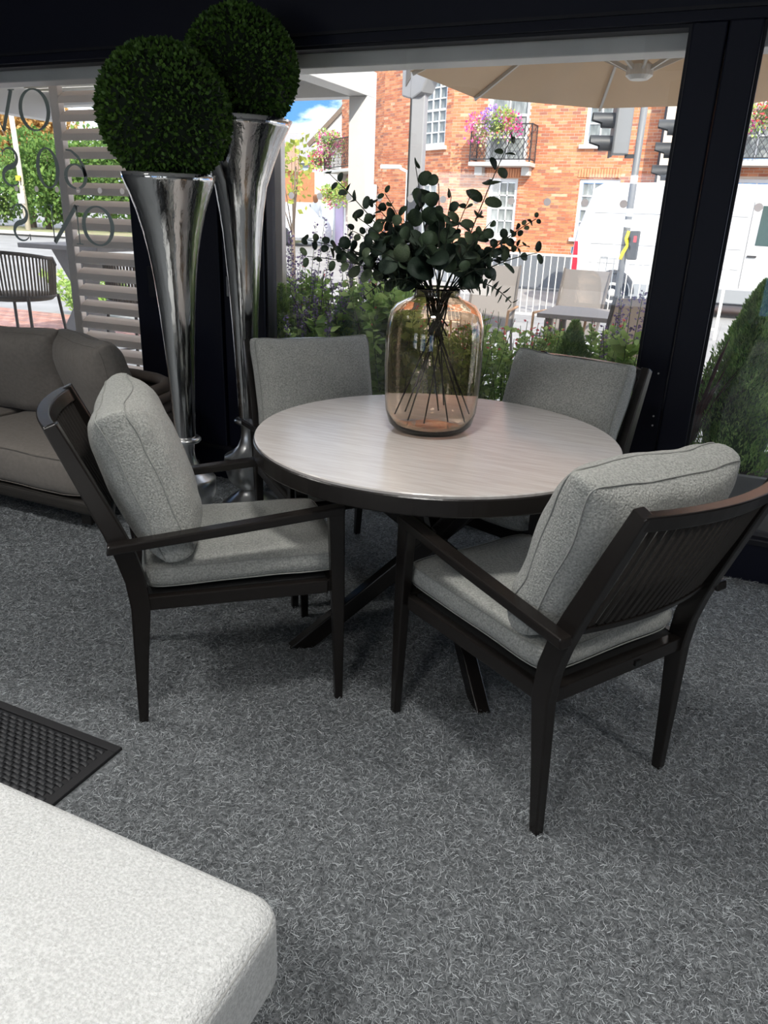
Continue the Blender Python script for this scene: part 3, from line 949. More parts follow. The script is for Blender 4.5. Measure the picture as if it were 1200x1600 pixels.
for sx in (-1, 1):
    for sy in (-1, 1):
        obj('leg', MB().rects([((sx * .67, sy * .54, 0), (.018, 0, 0), (0, .018, 0)), ((sx * .67, sy * .54, .20), (.026, 0, 0), (0, .026, 0))]), navy2, t, bevel=.003)

t = thing('door_mat', 'black woven door mat with bound edge beside the footstool', 'mat', (-1.322, 1.262, 0))
matblk = mat('black_weave', (.012, .013, .015), .5, col2=(.03, .032, .036), vscale=90, spec=.5)
bind = mat('black_binding', (.014, .014, .016), .7)
obj('backing', MB().span(-1.10, 0, -.66, 0, .001, .005), bind, t)
obj('binding', MB().span(-1.10, 0, -.026, 0, .005, .011).span(-.026, 0, -.66, -.026, .005, .011), bind, t, bevel=.002)
mb = MB()
cw, chh = .030, .0145
for j in range(43):
    for i in range(36):
        x = -.032 - (i + .5 * (j % 2)) * cw - cw / 2
        y = -.030 - j * chh - chh / 2
        if x < -1.09 or y < -.65:
            continue
        hw, hh = cw * .46, chh * .45
        prof = [(-1, .005), (-.6, .009), (0, .0105), (.6, .009), (1, .005)]
        mb.loft([[(x + u * hw, y - hh, z), (x + u * hw, y - hh * .5, z + .0015), (x + u * hw, y + hh * .5, z + .0015), (x + u * hw, y + hh, z)] for u, z in prof], closed=False, caps=False)
o = obj('weave', mb, matblk, t, smooth=True)
o['kind'] = 'stuff'
# ================================================================== outside: ground
def gz(x, y):
    """height of the ground outside"""
    base = -.10 if y < 8.6 else (-.10 - .28 * min(1, (y - 8.6) / 3.0))
    k = min(1, max(0, (-x - 8.5) / 5.0)) * min(1, max(0, (y - 9) / 6))
    return base + k * (.30 + .026 * (y - 9))
mb = MB()
xs = [-60 + 2.5 * i for i in range(38)]; ys = [3.43, 6, 8.6] + [10 + 2 * i for i in range(26)]
b = len(mb.v)
for y in ys:
    for x in xs:
        mb.v.append((x, y, gz(x, y) if y > 8.7 else -.10))
for j in range(len(ys) - 1):
    for i in range(len(xs) - 1):
        mb.f.append((j * len(xs) + i, j * len(xs) + i + 1, (j + 1) * len(xs) + i + 1, (j + 1) * len(xs) + i))
g = struct('road', mb, mat('pale_asphalt', (.25, .245, .24), .9, var=.12, vscale=1.2))
g['label'] = 'pale sunlit street surface outside'
struct('pavement', MB().span(-9.4, 4.5, FY + .13, 8.4, -.2, -.085), mat('terrace_paving', (.46, .44, .41), .9, var=.1, vscale=2))
# brick paved strip beyond the left pane
pv = struct('path', MB().span(-13.2, -6.4, 7.0, 8.35, -.15, -.078), mat('paver_joint', (.22, .17, .15), .95))
red = [mat('red_paver_%s' % n, c, .9, var=.15, vscale=9) for n, c in (('warm', (.34, .17, .13)), ('dusky', (.27, .15, .13)), ('rosy', (.38, .21, .17)))]
pm = []
for m in red:
    me = MB().box((0, 0, 0), (.205, .098, .02)).mesh('paver'); me.materials.append(m); pm.append(me)
for j in range(12):
    for i in range(24):
        o = bpy.data.objects.new('paver', random.choice(pm))
        COL.objects.link(o); o.parent = pv
        o.location = (-11.9 + i * .217 + .108 * (j % 2), 7.06 + j * .109, -.072)
# far verge and kerb to the left
struct('kerb', MB().box((-27, 22.6, .40), (26, .3, .12)), mat('kerb_stone', (.45, .43, .40), .9))
struct('verge', MB().box((-29, 25.2, .42), (26, 4.6, .10)), mat('dry_verge', (.32, .25, .17), .95, col2=(.24, .27, .12), vscale=1.5))

# ------------------------------------------------------------------ building front seen from inside: fascia and overhang
fas = struct('trim_5', MB().span(-5.0, 2.4, FY + .13, FY + .27, 2.028, 2.30), mat('grey_fascia', (.66, .65, .63), .5, var=.08, vscale=3), bevel=.006)
fas['label'] = 'grey outdoor fascia beam along the top of the panes'

# ------------------------------------------------------------------ white pergola with louvred roof
white = mat('white_powder_coat', (.62, .605, .58), .45)
cream = mat('shutter_white', (.84, .755, .68), .5)
t = thing('pergola', 'white aluminium pergola with louvred roof outside the left panes', 'pergola', (-2.90, 6.0, -.085))
def pp(x0, x1, y0, y1, z0, z1):
    return MB().span(x0 + 2.9, x1 + 2.9, y0 - 6.0, y1 - 6.0, z0 + .085, z1 + .085)
for x0, x1, y0 in ((-3.03, -2.87, 5.92), (-6.24, -6.16, 5.98)):
    obj('post', pp(x0, x1, y0, y0 + (x1 - x0), -.085, 2.28), white, t, bevel=.004)
obj('beam', pp(-3.03, -2.87, 3.62, 6.08, 2.28, 2.46), white, t, bevel=.004)
obj('beam', pp(-6.36, -6.20, 3.62, 6.08, 2.16, 2.46), white, t, bevel=.004)
obj('beam', pp(-6.20, -3.03, 5.94, 6.08, 2.28, 2.46), white, t, bevel=.004)
obj('beam', pp(-6.20, -3.03, 3.62, 3.74, 2.28, 2.46), white, t, bevel=.004)
lm = pp(-6.19, -3.04, -.07, .07, -.012, .012).mesh('louvre')
lm.materials.append(mat('louvre_cream', (.62, .58, .50), .5))
for k in range(15):
    y = 3.83 + k * .145
    o = obj('louvre', MB().box((0, 0, 0), (3.14, .15, .018)), MATS['louvre_cream'], t, loc=(-4.615 + 2.9, y - 6.0, 2.40 + .085), rot=(radians(8), 0, 0))

# ------------------------------------------------------------------ white louvre shutters just beyond the glass
slat = MB().rects([((0, -.046, -.020), (.5, 0, 0), (0, .003, .002)), ((0, -.02, .004), (.5, 0, 0), (0, .003, .006)), ((0, .02, .014), (.5, 0, 0), (0, .003, .006)), ((0, .046, .020), (.5, 0, 0), (0, .003, .002))]).mesh('slat')
slat.materials.append(cream)
def shutter(label, x0, x1, y, z0, z1, first):
    t = thing('louvre_shutter', label, 'shutter', ((x0 + x1) / 2, y, z0), group='white louvre shutters outside the panes')
    w = x1 - x0
    for s in (-1, 1):
        obj('stile', MB().box((s * (w / 2 - .035), 0, (z1 - z0) / 2), (.07, .045, z1 - z0)), cream, t, bevel=.004)
    obj('rail', MB().box((0, 0, .04), (w - .14, .045, .08)), cream, t)
    obj('rail', MB().box((0, 0, z1 - z0 - .03), (w - .14, .045, .06)), cream, t)
    n = int((z1 - z0 - .2) / .1035)
    for k in range(n):
        o = bpy.data.objects.new('slat', slat)
        COL.objects.link(o); o.parent = t
        o.location = (0, 0, .14 + k * .1035)
        o.scale = (w - .145, 1, 1)
        o.rotation_euler = (radians(20), 0, 0)
    return t
shutter('white louvre shutter with its left stile beyond the lettered pane', -4.07, -3.10, 3.92, -.08, 2.30, True)
shutter('white louvre shutter mostly hidden behind the silver vases', -3.08, -2.41, 3.92, -.08, 2.30, False)

# ------------------------------------------------------------------ outdoor bar chairs and tables by the left pane
brope = mat('brown_outdoor_rope', (.155, .125, .10), .9, bump=.4, bscale=200)
bframe = mat('brown_outdoor_frame', (.10, .085, .075), .6)
def bar_chair(label, loc, rz):
    t = thing('rope_bar_chair', label, 'chair', loc, rz, 'brown rope bar chairs under the pergola')
    arc = [(.34 * cos(a), .30 * sin(a)) for a in [radians(-20 + 220 * k / 20) for k in range(21)]]
    top = [(x, y, 1.06 + .05 * max(0, y / .30) - .06 * (k in (0, 20))) for k, (x, y) in enumerate(arc)]
    bot = [(x * .93, y * .93, .74) for x, y in arc]
    obj('top_tube', MB().tube(top, .016, 8), bframe, t, smooth=True)
    obj('lower_tube', MB().tube(bot, .013, 8), bframe, t, smooth=True)
    for k in range(41):
        u = k / 2
        i = min(int(u), 19); f = u - i
        a = Vector(top[i]).lerp(Vector(top[i + 1]), f); bb = Vector(bot[i]).lerp(Vector(bot[i + 1]), f)
        obj('rope', MB().tube([bb, (a + bb) / 2 * 1.0, a], .0085, 6), brope, t)
    obj('seat', MB().lathe([(.02, .70), (.27, .70), (.29, .72), (.28, .75), (.02, .765)], 24), brope, t, smooth=True)
    for sx in (-1, 1):
        for sy in (-1, 1):
            obj('leg', MB().tube([(sx * .24, sy * .20, .74), (sx * .29, sy * .26, 0)], .014, 8), bframe, t, smooth=True)
    obj('foot_ring', MB().tube([(.27, .24, .28), (-.27, .24, .28), (-.27, -.24, .28), (.27, -.24, .28)], .010, 6, closed=True), bframe, t)
    return t
c1 = bar_chair('brown rope bar chair in clear view beyond the lettered pane', (-5.84, 5.0, -.085), radians(190))
copy_tree(c1, 'brown rope bar chair glimpsed through the shutter slats', (-4.75, 5.35, -.085), radians(160))
t = thing('bar_table', 'grey bar table with tapered pedestal beside the rope bar chair', 'table', (-6.75, 6.65, -.085))
grey_t = mat('weathered_grey_table', (.12, .105, .095), .7, var=.1)
obj('table_top', MB().span(-.55, .60, -.35, .35, 1.05, 1.10), grey_t, t, bevel=.008)
obj('pedestal', MB().rects([((0, 0, 1.05), (.22, 0, 0), (0, .2, 0)), ((.05, 0, .55), (.07, 0, 0), (0, .07, 0)), ((0, 0, .03), (.24, 0, 0), (0, .24, 0))]), grey_t, t, bevel=.006)

# ------------------------------------------------------------------ planter troughs
trough = mat('grey_planter', (.20, .20, .205), .7, var=.1, vscale=5)
soil = mat('potting_soil', (.03, .022, .016), .95, bump=.6, bscale=40)
for i, (x0, x1, lab) in enumerate(((-2.75, -1.42, 'grey planter trough behind the chair by the silver vases'), (-1.38, -.30, 'grey planter trough behind the window post chair'), (-.26, 1.25, 'grey planter trough outside the right pane holding the tall conifer'))):
    t = thing('planter_trough', lab, 'planter', ((x0 + x1) / 2, 3.85, -.085), group='planter troughs along the glazed front')
    w = (x1 - x0) / 2
    obj('trough', MB().span(-w, w, -.25, -.22, 0, .46).span(-w, w, .22, .25, 0, .46).span(-w, -w + .03, -.22, .22, 0, .46).span(w - .03, w, -.22, .22, 0, .46).span(-w + .03, w - .03, -.22, .22, 0, .03), trough, t, bevel=.004)
    obj('soil', MB().span(-w + .03, w - .03, -.22, .22, .36, .42), soil, t)

# ------------------------------------------------------------------ plants in the troughs
PZ = .335
g1 = boxleaf_mat('conifer_needles', (.12, .27, .07), (.42, .60, .19))
g2 = boxleaf_mat('lime_needles', (.16, .30, .03), (.42, .58, .10))
g3 = boxleaf_mat('soft_leaf', (.20, .36, .07), (.58, .74, .24))
g4 = boxleaf_mat('cordyline_leaf', (.09, .035, .04), (.26, .12, .12))
g5 = boxleaf_mat('purple_floret', (.16, .11, .22), (.40, .30, .50))
g6 = boxleaf_mat('red_floret', (.75, .05, .09), (.95, .18, .22))
g7 = boxleaf_mat('blue_green_needles', (.12, .27, .11), (.36, .54, .27))
g8 = boxleaf_mat('straw_blade', (.30, .20, .16), (.62, .46, .36))
twig = mat('brown_twig', (.07, .045, .03), .9)
def conifer(label, x, y, h, r, m, seed, n=11000, z=PZ):
    t = thing('dwarf_conifer', label, 'conifer', (x, y, z), group='dwarf conifers in the planters')
    q = np.random.default_rng(seed)
    u = q.uniform(0, 1, n) ** .8
    rad = r * np.clip(1.05 * (1 - u) ** .75 * (.55 + .45 * np.minimum(1, u * 6 + .35)), .01, None)
    a = q.uniform(0, 2 * pi, n); lump = 1 + .16 * np.sin(a * 5 + u * 19) + .1 * np.sin(a * 9 - u * 31)
    rr = rad * lump * q.uniform(.72, 1.0, n)
    P = np.stack([np.cos(a) * rr, np.sin(a) * rr, .02 + u * h * .95], 1)
    D = np.stack([np.cos(a) * .6, np.sin(a) * .6, np.full(n, 1.1)], 1) + q.normal(0, .35, (n, 3))
    leaf_cloud('foliage', P, D, q.uniform(.014, .032, n), m, t, width=.26, R=q)
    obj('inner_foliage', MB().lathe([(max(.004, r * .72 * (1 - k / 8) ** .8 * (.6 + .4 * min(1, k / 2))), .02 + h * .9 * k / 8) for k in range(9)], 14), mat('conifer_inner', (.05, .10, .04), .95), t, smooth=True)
    obj('stem', MB().tube([(0, 0, 0), (0, 0, h * .6)], .008, 6), twig, t)
    return t
def spikes(label, name, cat, x, y, h, n, leafm, florm, seed, spread=.18, flor=.30, leaves=900, lsize=.045, z=PZ, group='flowering plants in the planters', florsize=.018, nf=46):
    t = thing(name, label, cat, (x, y, z), group=group)
    q = np.random.default_rng(seed)
    mb = MB(); FP, FD, LP, LD = [], [], [], []
    for k in range(n):
        a = q.uniform(0, 2 * pi); s = spread * q.uniform(.1, 1)
        hh = h * q.uniform(.7, 1.0)
        bx, by = cos(a) * s * .35, sin(a) * s * .35; tx, ty = cos(a) * s + q.normal(0, .02), sin(a) * s + q.normal(0, .02)
        pts = [Vector((bx, by, 0)), Vector(((bx + tx) / 2, (by + ty) / 2, hh * .5)), Vector((tx, ty, hh))]
        mb.tube(pts, [.003, .0025, .0015], 4)
        for i in range(nf):
            u = 1 - flor * q.uniform(0, 1)
            p = pts[0] * (1 - u) ** 2 + pts[1] * 2 * u * (1 - u) + pts[2] * u * u
            b2 = q.uniform(0, 2 * pi)
            FP.append((p.x + cos(b2) * .004, p.y + sin(b2) * .004, p.z)); FD.append((cos(b2), sin(b2), q.uniform(0, .8)))
        for i in range(leaves // n):
            u = q.uniform(.03, 1 - flor * .9)
            p = pts[0].lerp(pts[2], u); b2 = q.uniform(0, 2 * pi)
            LP.append((p.x, p.y, p.z)); LD.append((cos(b2), sin(b2), q.uniform(-.2, .9)))
    obj('stems', mb, mat('green_stalk', (.09, .14, .05), .8), t)
    leaf_cloud('foliage', np.array(LP), np.array(LD), q.uniform(.6, 1.5, len(LP)) * lsize, leafm, t, width=.6, R=q)
    leaf_cloud('florets', np.array(FP), np.array(FD), q.uniform(.7, 1.2, len(FP)) * florsize, florm, t, width=.7, R=q)
    return t
def blades(label, name, cat, x, y, h, n, m, seed, spread=.3, w=.02, droop=.35, z=PZ, group=None):
    t = thing(name, label, cat, (x, y, z), group=group)
    q = random.Random(seed)
    for k in range(n):
        a = q.uniform(0, 2 * pi); L = h * q.uniform(.65, 1); s = spread * q.uniform(.15, 1); dr = droop * q.uniform(0, 1) * s / spread
        d = Vector((cos(a), sin(a), 0)); sd = Vector((-sin(a), cos(a), 0))
        sec = []
        for i in range(8):
            u = i / 7
            p = d * (s * u ** 1.3) + Vector((0, 0, L * (u - dr * u ** 3)))
            ww = w / 2 * (1 - .9 * u ** 3) * (.6 + .4 * min(1, u * 4))
            sec.append([p - sd * ww, p + Vector((0, 0, -.15 * ww)), p + sd * ww, p + Vector((0, 0, -.3 * ww))])
        obj('blade', MB().loft(sec), m, t, smooth=True)
    return t
conifer('tall pointed conifer outside the right pane beside the post', .12, 3.84, .88, .27, g1, 31, n=26000)
conifer('rounded green conifer behind the window post chair cushion', -.70, 3.88, .62, .17, g1, 32)
conifer('blue green conifer behind the cushion by the silver vases', -2.00, 3.90, .66, .19, g7, 33)
conifer('lime yellow conifer beside the tallest silver vase', -2.36, 3.80, .70, .10, g2, 34, n=7000)
conifer('small bright conifer at the end of the trough', .78, 3.85, .55, .17, g2, 36)
spikes('purple salvia spikes standing tall by the tallest silver vase', 'salvia_plant', 'flowering plant', -2.40, 3.98, 1.06, 22, g3, g5, 41, .26)
spikes('purple salvia spikes behind the blue green conifer', 'salvia_plant', 'flowering plant', -1.95, 3.96, 1.04, 22, g3, g5, 42, .24)
spikes('purple salvia spikes rising beside the navy post', 'salvia_plant', 'flowering plant', -.44, 3.88, .80, 10, g3, g5, 43, .12, leaves=420, lsize=.07)
spikes('red flowered salvia bush right of the amber vase', 'red_salvia', 'flowering plant', -1.02, 3.90, .62, 34, g3, g6, 44, .34, flor=.14, leaves=3200, lsize=.026, nf=2, florsize=.022)
spikes('loose red salvia behind the amber vase', 'red_salvia', 'flowering plant', -1.42, 3.92, .64, 30, g3, g6, 45, .30, flor=.14, leaves=3000, lsize=.026, nf=2, florsize=.022)
spikes('broad leaved green plant left of the amber vase', 'leafy_plant', 'plant', -1.68, 3.86, .80, 30, g3, g6, 46, .30, flor=.1, leaves=2400, lsize=.07, nf=1, florsize=.02)
spikes('leafy plant with pink tips beside the lime conifer', 'leafy_plant', 'plant', -2.16, 3.80, .66, 24, g3, g5, 47, .24, flor=.2, leaves=1900, lsize=.06)
blades('plum coloured cordyline at the foot of the navy post', 'cordyline', 'plant', -.09, 3.70, .74, 34, g4, 51, .34, .024, .5)
blades('plum striped cordyline beside the tallest silver vase', 'cordyline', 'plant', -2.20, 4.03, .80, 16, g4, 52, .40, .022, .25)
blades('straw coloured grass behind the left hand chair cushion', 'ornamental_grass', 'grass plant', -1.88, 4.04, .90, 18, g8, 53, .36, .012, .3)
blades('straw coloured grass behind the amber vase', 'ornamental_grass', 'grass plant', -1.52, 4.04, .82, 14, g8, 54, .34, .012, .3)
for sx_, sy_, sh_, sn_, lab_ in ((-2.28, 4.0, .82, 30, 'leafy green plant under the purple salvia by the tallest vase'), (-1.78, 4.03, .86, 32, 'tall leafy plant behind the chair cushion by the vases'), (-1.22, 3.80, .66, 34, 'fine leaved green bush right behind the amber vase'), (-.86, 3.98, .62, 34, 'fine leaved bush beside the rounded conifer'), (-.58, 4.0, .66, 26, 'leafy plant between the rounded conifer and the post')):
    spikes(lab_, 'leafy_plant', 'plant', sx_, sy_, sh_, sn_, g3, g6, int(sx_ * -100), .26, flor=.08, leaves=2400, lsize=.05 if sx_ < -1.5 else .034, nf=1, florsize=.016)
# low shrub beyond the rope bar chair
spikes('bushy shrub at the end of the brick path', 'path_shrub', 'shrub', -8.75, 8.75, .75, 60, g3, g8, 61, .75, flor=.1, leaves=2600, lsize=.08, z=-.1, nf=2, group=None)

# ------------------------------------------------------------------ cantilever parasols
sand = mat('sand_canopy', (.50, .40, .29), .8, var=.05, vscale=3, bump=.05, bscale=500)
_nt2 = sand.node_tree
_pb = _nt2.nodes['Principled BSDF']
_tl = _nt2.nodes.new('ShaderNodeBsdfTranslucent'); _tl.inputs[0].default_value = (.62, .48, .33, 1)
_ms = _nt2.nodes.new('ShaderNodeMixShader'); _ms.inputs[0].default_value = .3
_nt2.links.new(_pb.outputs[0], _ms.inputs[1]); _nt2.links.new(_tl.outputs[0], _ms.inputs[2])
_nt2.links.new(_ms.outputs[0], _nt2.nodes['Material Output'].inputs[0])
rib_m = mat('parasol_aluminium', (.52, .50, .46), .4, .3)
mast_m = mat('parasol_light_grey', (.30, .30, .31), .45)
def parasol(label, cx, cy, R, ze, za, a0, mast=None):
    t = thing('cantilever_parasol', label, 'parasol', (cx, cy, -.085), group='sand coloured cantilever parasols')
    dz = .085
    e = [(R * cos(radians(a0 + 45 * k)), R * sin(radians(a0 + 45 * k)), ze + dz) for k in range(8)]
    mb = MB()
    rings = []
    for f, z in ((1, ze), (.5, ze + (za - ze) * .56), (.02, za)):
        rings.append([(x * f, y * f, z + dz) for x, y, _ in e])
    mb.loft(rings, caps=False)
    can = obj('canopy', mb, sand, t)
    sm = can.modifiers.new('thickness', 'SOLIDIFY'); sm.thickness = .004
    obj('hub', MB().lathe([(.05, ze + dz - .02), (.075, ze + dz), (.075, ze + dz + .05), (.03, ze + dz + .08), (.03, za + dz - .02)], 20), rib_m, t, smooth=False)
    for k in range(8):
        x, y, _ = e[k]
        m = Vector((x * .5, y * .5, ze + (za - ze) * .56 + dz - .02))
        r = obj('rib', MB().bar((x * .99, y * .99, ze + dz - .015), m, .016, .022).bar(m, (x * .03, y * .03, za + dz - .02), .016, .022), rib_m, t)
        obj('strut', MB().bar(m, (x * .05, y * .05, ze + dz + .03), .014, .02), rib_m, r)
    if mast:
        mx, my = mast[0] - cx, mast[1] - cy
        obj('mast', MB().box((mx, my, (2.42 + dz) / 2), (.105, .075, 2.42 + dz)), mast_m, t, bevel=.008)
        obj('mast_edge', MB().box((mx - .058, my - .01, (2.36 + dz) / 2), (.014, .05, 2.36 + dz)), mat('mast_dark_track', (.03, .03, .03), .5), t)  # thin dark strip along one edge of the mast
        d = Vector((-mx, -my, 0)).normalized()
        hd = Vector((mx, my, 2.42 + dz))
        # cranked head block with a hand grip opening
        sd = Vector((-d.y, d.x, 0))
        def ring3(lo, hi):
            return None
        prof = [(-.15, -.16), (-.15, .02), (-.09, .13), (.12, .17), (.27, .15), (.28, .03), (.15, -.04), (.08, -.15), (-.03, -.19)]
        obj('head_block', MB().loft([[hd + d * u + Vector((0, 0, w)) - sd * .06 for u, w in prof], [hd + d * u + Vector((0, 0, w)) + sd * .06 for u, w in prof]]), mast_m, t, bevel=.012)
        obj('hand_grip', MB().loft([[hd + d * u + Vector((0, 0, w)) - sd * .066 for u, w in ((-.095, -.10), (-.095, .03), (-.05, .06), (-.045, -.05))], [hd + d * u + Vector((0, 0, w)) + sd * .066 for u, w in ((-.095, -.10), (-.095, .03), (-.05, .06), (-.045, -.05))]]), mat('grip_recess', (.12, .11, .10), .6), t)
        top = Vector((0, 0, za + dz + .22))
        obj('arm', MB().tube([hd + d * .18 + Vector((0, 0, .10)), hd + d * .5 + Vector((0, 0, .19)), top], .045, 10), mast_m, t, smooth=True)
        obj('arm_collar', MB().tube([hd + d * .20 + Vector((0, 0, .105)), hd + d * .34 + Vector((0, 0, .145))], .058, 12), rib_m, t, smooth=True)
        obj('hanger', MB().tube([top, (0, 0, za + dz - .05)], .022, 8), mast_m, t)
        obj('base', MB().box((mx, my, .05), (.8, .8, .1)), mat('parasol_base', (.2, .2, .2), .7), t, bevel=.01)
    return t
parasol('sand parasol on a grey mast filling the top of the middle pane', -.72, 5.00, 1.30, 2.20, 2.74, 19, mast=(-2.40, 5.85))
parasol('sand parasol showing at the top of the right pane', 1.40, 5.35, 1.30, 2.16, 2.70, 19, mast=(3.1, 6.0))

# ------------------------------------------------------------------ garden chairs on the terrace beyond the planters
tan = mat('tan_sling', (.55, .42, .32), .7)
slate = mat('grey_sling', (.19, .17, .155), .7)
def sling_chair(label, x, y, rz, m):
    t = thing('sling_chair', label, 'chair', (x, y, -.085), rz, 'sling chairs on the terrace')
    back = [(.42, -.02), (.60, -.10), (.85, -.20), (1.05, -.24)]
    sec = [[(-.24, yy, z), (.24, yy, z), (.24, yy - .012, z), (-.24, yy - .012, z)] for z, yy in back]
    obj('backrest', MB().loft(sec), m, t)
    obj('seat', MB().span(-.24, .24, -.02, .42, .41, .425), m, t)
    for s in (-1, 1):
        obj('frame', MB().tube([(s * .25, -.25, 1.06), (s * .25, -.10, .60), (s * .25, -.02, .42), (s * .25, .42, .42), (s * .25, .46, 0)], .014, 6), bframe, t)
        obj('leg', MB().tube([(s * .25, -.02, .42), (s * .25, -.22, 0)], .014, 6), bframe, t)
        obj('armrest', MB().tube([(s * .28, -.12, .64), (s * .28, .40, .64), (s * .27, .43, .42)], .014, 6), mat('teak_arm', (.36, .2, .1), .6), t)
    return t
sling_chair('tan sling chair showing beside the navy post', -.62, 5.6, radians(30), tan)
sling_chair('grey sling chair behind the red salvia', -1.50, 8.15, radians(170), slate)
sling_chair('grey sling chair left of the other grey one on the terrace', -2.40, 8.1, radians(185), slate)
t = thing('terrace_table', 'brown terrace table between the sling chairs', 'table', (-1.0, 7.3, -.085))
obj('table_top', MB().span(-.6, .6, -.4, .4, .70, .74), slate, t, bevel=.006)
for sx in (-1, 1):
    for sy in (-1, 1):
        obj('leg', MB().box((sx * .5, sy * .32, .35), (.06, .06, .70)), bframe, t)

# ------------------------------------------------------------------ pedestrian guard rail
galv = mat('galvanised_rail', (.62, .60, .55), .5)
t = thing('guard_rail', 'pale grey pedestrian guard rail with upright bars before the van', 'railing', (-2.6, 14.5, gz(-2.6, 14.5)))
for z in (.16, 1.24):
    obj('rail', MB().span(-4.2, 2.4, -.02, .02, z, z + .04), galv, t)
bm_ = MB().span(-.008, .008, -.008, .008, .19, 1.25).mesh('bar'); bm_.materials.append(galv)
for k in range(52):
    o = bpy.data.objects.new('bar', bm_); COL.objects.link(o); o.parent = t
    o.location = (-4.1 + k * .125, 0, 0)
for x in (-4.2, -2.0, .2, 2.4):
    obj('post', MB().box((x, 0, .62), (.05, .05, 1.30)), galv, t)

# ------------------------------------------------------------------ traffic signals
tgrey = mat('signal_grey', (.16, .165, .17), .5)
tblack = mat('signal_black', (.03, .032, .035), .5)
def hood(t, c, d):
    """open visor pointing along d"""
    d = Vector(d).normalized()
    up = Vector((0, 0, 1)); s = d.cross(up)
    c = Vector(c)
    rings = []
    for f, dz in ((0, 0), (.18, 0), (.34, .02)):
        rings.append([c + d * f * (1 if a > -.2 else .55) + s * (.115 * cos(q)) + up * (.115 * sin(q) + dz * 0) for q in [2 * pi * k / 16 for k in range(16)] for a in (sin(q),)])
    obj('visor', MB().loft(rings, caps=False), tblack, t, smooth=True)
    obj('lamp_lens', MB().tube([c + d * .005, c + d * .015], .105, 16), mat('dark_lens', (.05, .03, .03), .2), t)
px, py = -1.86, 13.95
pz = gz(px, py)
t = thing('traffic_signal', 'traffic signal pole with yellow squiggle push box before the van', 'traffic light', (px, py, pz))
obj('pole', MB().lathe([(.057, 0), (.057, 4.3)], 16), tgrey, t, smooth=True)
dl = Vector((-.95, -.3, 0)).normalized()
hb = Vector((-.30, .0, 0))
rotz = Matrix.Rotation(math.atan2(dl.y, dl.x), 3, 'Z')
obj('head_case', MB().box(hb + Vector((0, 0, 3.38)), (.26, .30, 1.0), rotz), tgrey, t, bevel=.02)
obj('back_board', MB().box(hb + dl * .14 + Vector((0, 0, 3.38)), (.02, .40, 1.08), rotz), tblack, t)
for z in (3.05, 3.38, 3.71):
    hood(t, hb + dl * .15 + Vector((0, 0, z)), dl)
obj('bracket', MB().box((-.1, 0, 2.86), (.2, .05, .06)), tblack, t)
obj('push_box', MB().box((.15, -.05, 1.50), (.16, .14, .46)), tblack, t, bevel=.02)
obj('push_lens', MB().box((.17, -.122, 1.60), (.05, .006, .10)), mat('red_lens', (.5, .05, .06), .3), t)
obj('yellow_squiggle', MB().tube([(.05, -.08, 1.72), (.02, -.09, 1.60), (.06, -.09, 1.50), (.0, -.09, 1.38), (-.03, -.08, 1.27)], .030, 8), mat('signal_yellow', (.90, .72, .0), .45), t, smooth=True)
for z in (2.45, 1.95, 1.78):
    obj('sticker', MB().lathe([(.059, z), (.059, z + .12)], 16), mat('white_sticker', (.75, .75, .72), .6), t)
t = thing('traffic_signal', 'three lamp traffic signal half hidden by the navy post', 'traffic light', (-.95, 14.0, gz(-.95, 14)))
obj('pole', MB().lathe([(.057, 0), (.057, 3.6)], 16), tgrey, t, smooth=True)
obj('head_case', MB().box((-.20, 0, 2.95), (.20, .30, 1.0)), tgrey, t, bevel=.02)
obj('back_board', MB().box((-.31, 0, 2.95), (.02, .38, 1.06)), tgrey, t)
for z in (2.62, 2.95, 3.28):
    hood(t, (-.32, 0, z), (-1, -.15, 0))

# ------------------------------------------------------------------ white van
vw = mat('white_van_paint', (.56, .56, .555), .25, spec=.5)
vd = mat('van_black_plastic', (.03, .03, .033), .6)
vg = mat('van_window', (.05, .08, .075), .08)
t = thing('white_van', 'large white panel van parked in front of the brick building', 'van', (-.6, 19.1, gz(-1, 19)))
VZ = gz(-1, 19)
side = [(-2.95, .38), (-2.98, 1.0), (-2.90, 1.7), (-2.62, 2.55), (-2.45, 2.66), (-1.0, 2.70), (.9, 2.68), (1.25, 2.60), (2.0, 1.75), (2.75, 1.45), (2.95, 1.25), (3.0, .70), (2.95, .38)]
def vsec(y, k):
    zc = 1.2
    return [(x * (1 - .015 * k), y, zc + (z - zc) * (1 - .05 * k)) for x, z in side]
o = obj('body', MB().loft([vsec(-.98, 1), vsec(-.92, 0), vsec(.92, 0), vsec(.98, 1)]), vw, t, bevel=.03)
o.location.z = 0
obj('lower_trim', MB().span(-2.90, 2.9, -1.0, -.965, .34, .62), mat('van_grey_trim', (.25, .26, .27), .5), t, bevel=.01)
for z in (1.02, 1.42, 2.06):
    obj('panel_crease', MB().span(-2.55, .55, -.992, -.975, z, z + .014), mat('van_crease_shade', (.40, .40, .40), .5), t)  # crease lines as darker grey strips, their shade put into the colour
obj('door_gap', MB().span(.62, .632, -.990, -.97, .65, 2.35).span(1.75, 1.762, -.990, -.97, .65, 1.9), mat('van_gap', (.2, .2, .2), .6), t)
obj('cab_window', MB().prism([(.78, -.992, 1.52), (1.62, -.992, 1.50), (1.52, -.992, 1.95), (1.30, -.992, 2.26), (.80, -.992, 2.28)], (0, .02, 0)), vg, t)
obj('door_handle', MB().box((.76, -1.0, 1.30), (.18, .03, .04)), vd, t, bevel=.01)
obj('tail_lamp', MB().prism([(-2.93, -.985, .75), (-2.80, -.985, .75), (-2.80, -.985, 1.0), (-2.84, -.985, 1.45), (-2.91, -.985, 1.45)], (0, .03, 0)), mat('tail_red', (.55, .02, .04), .25), t)
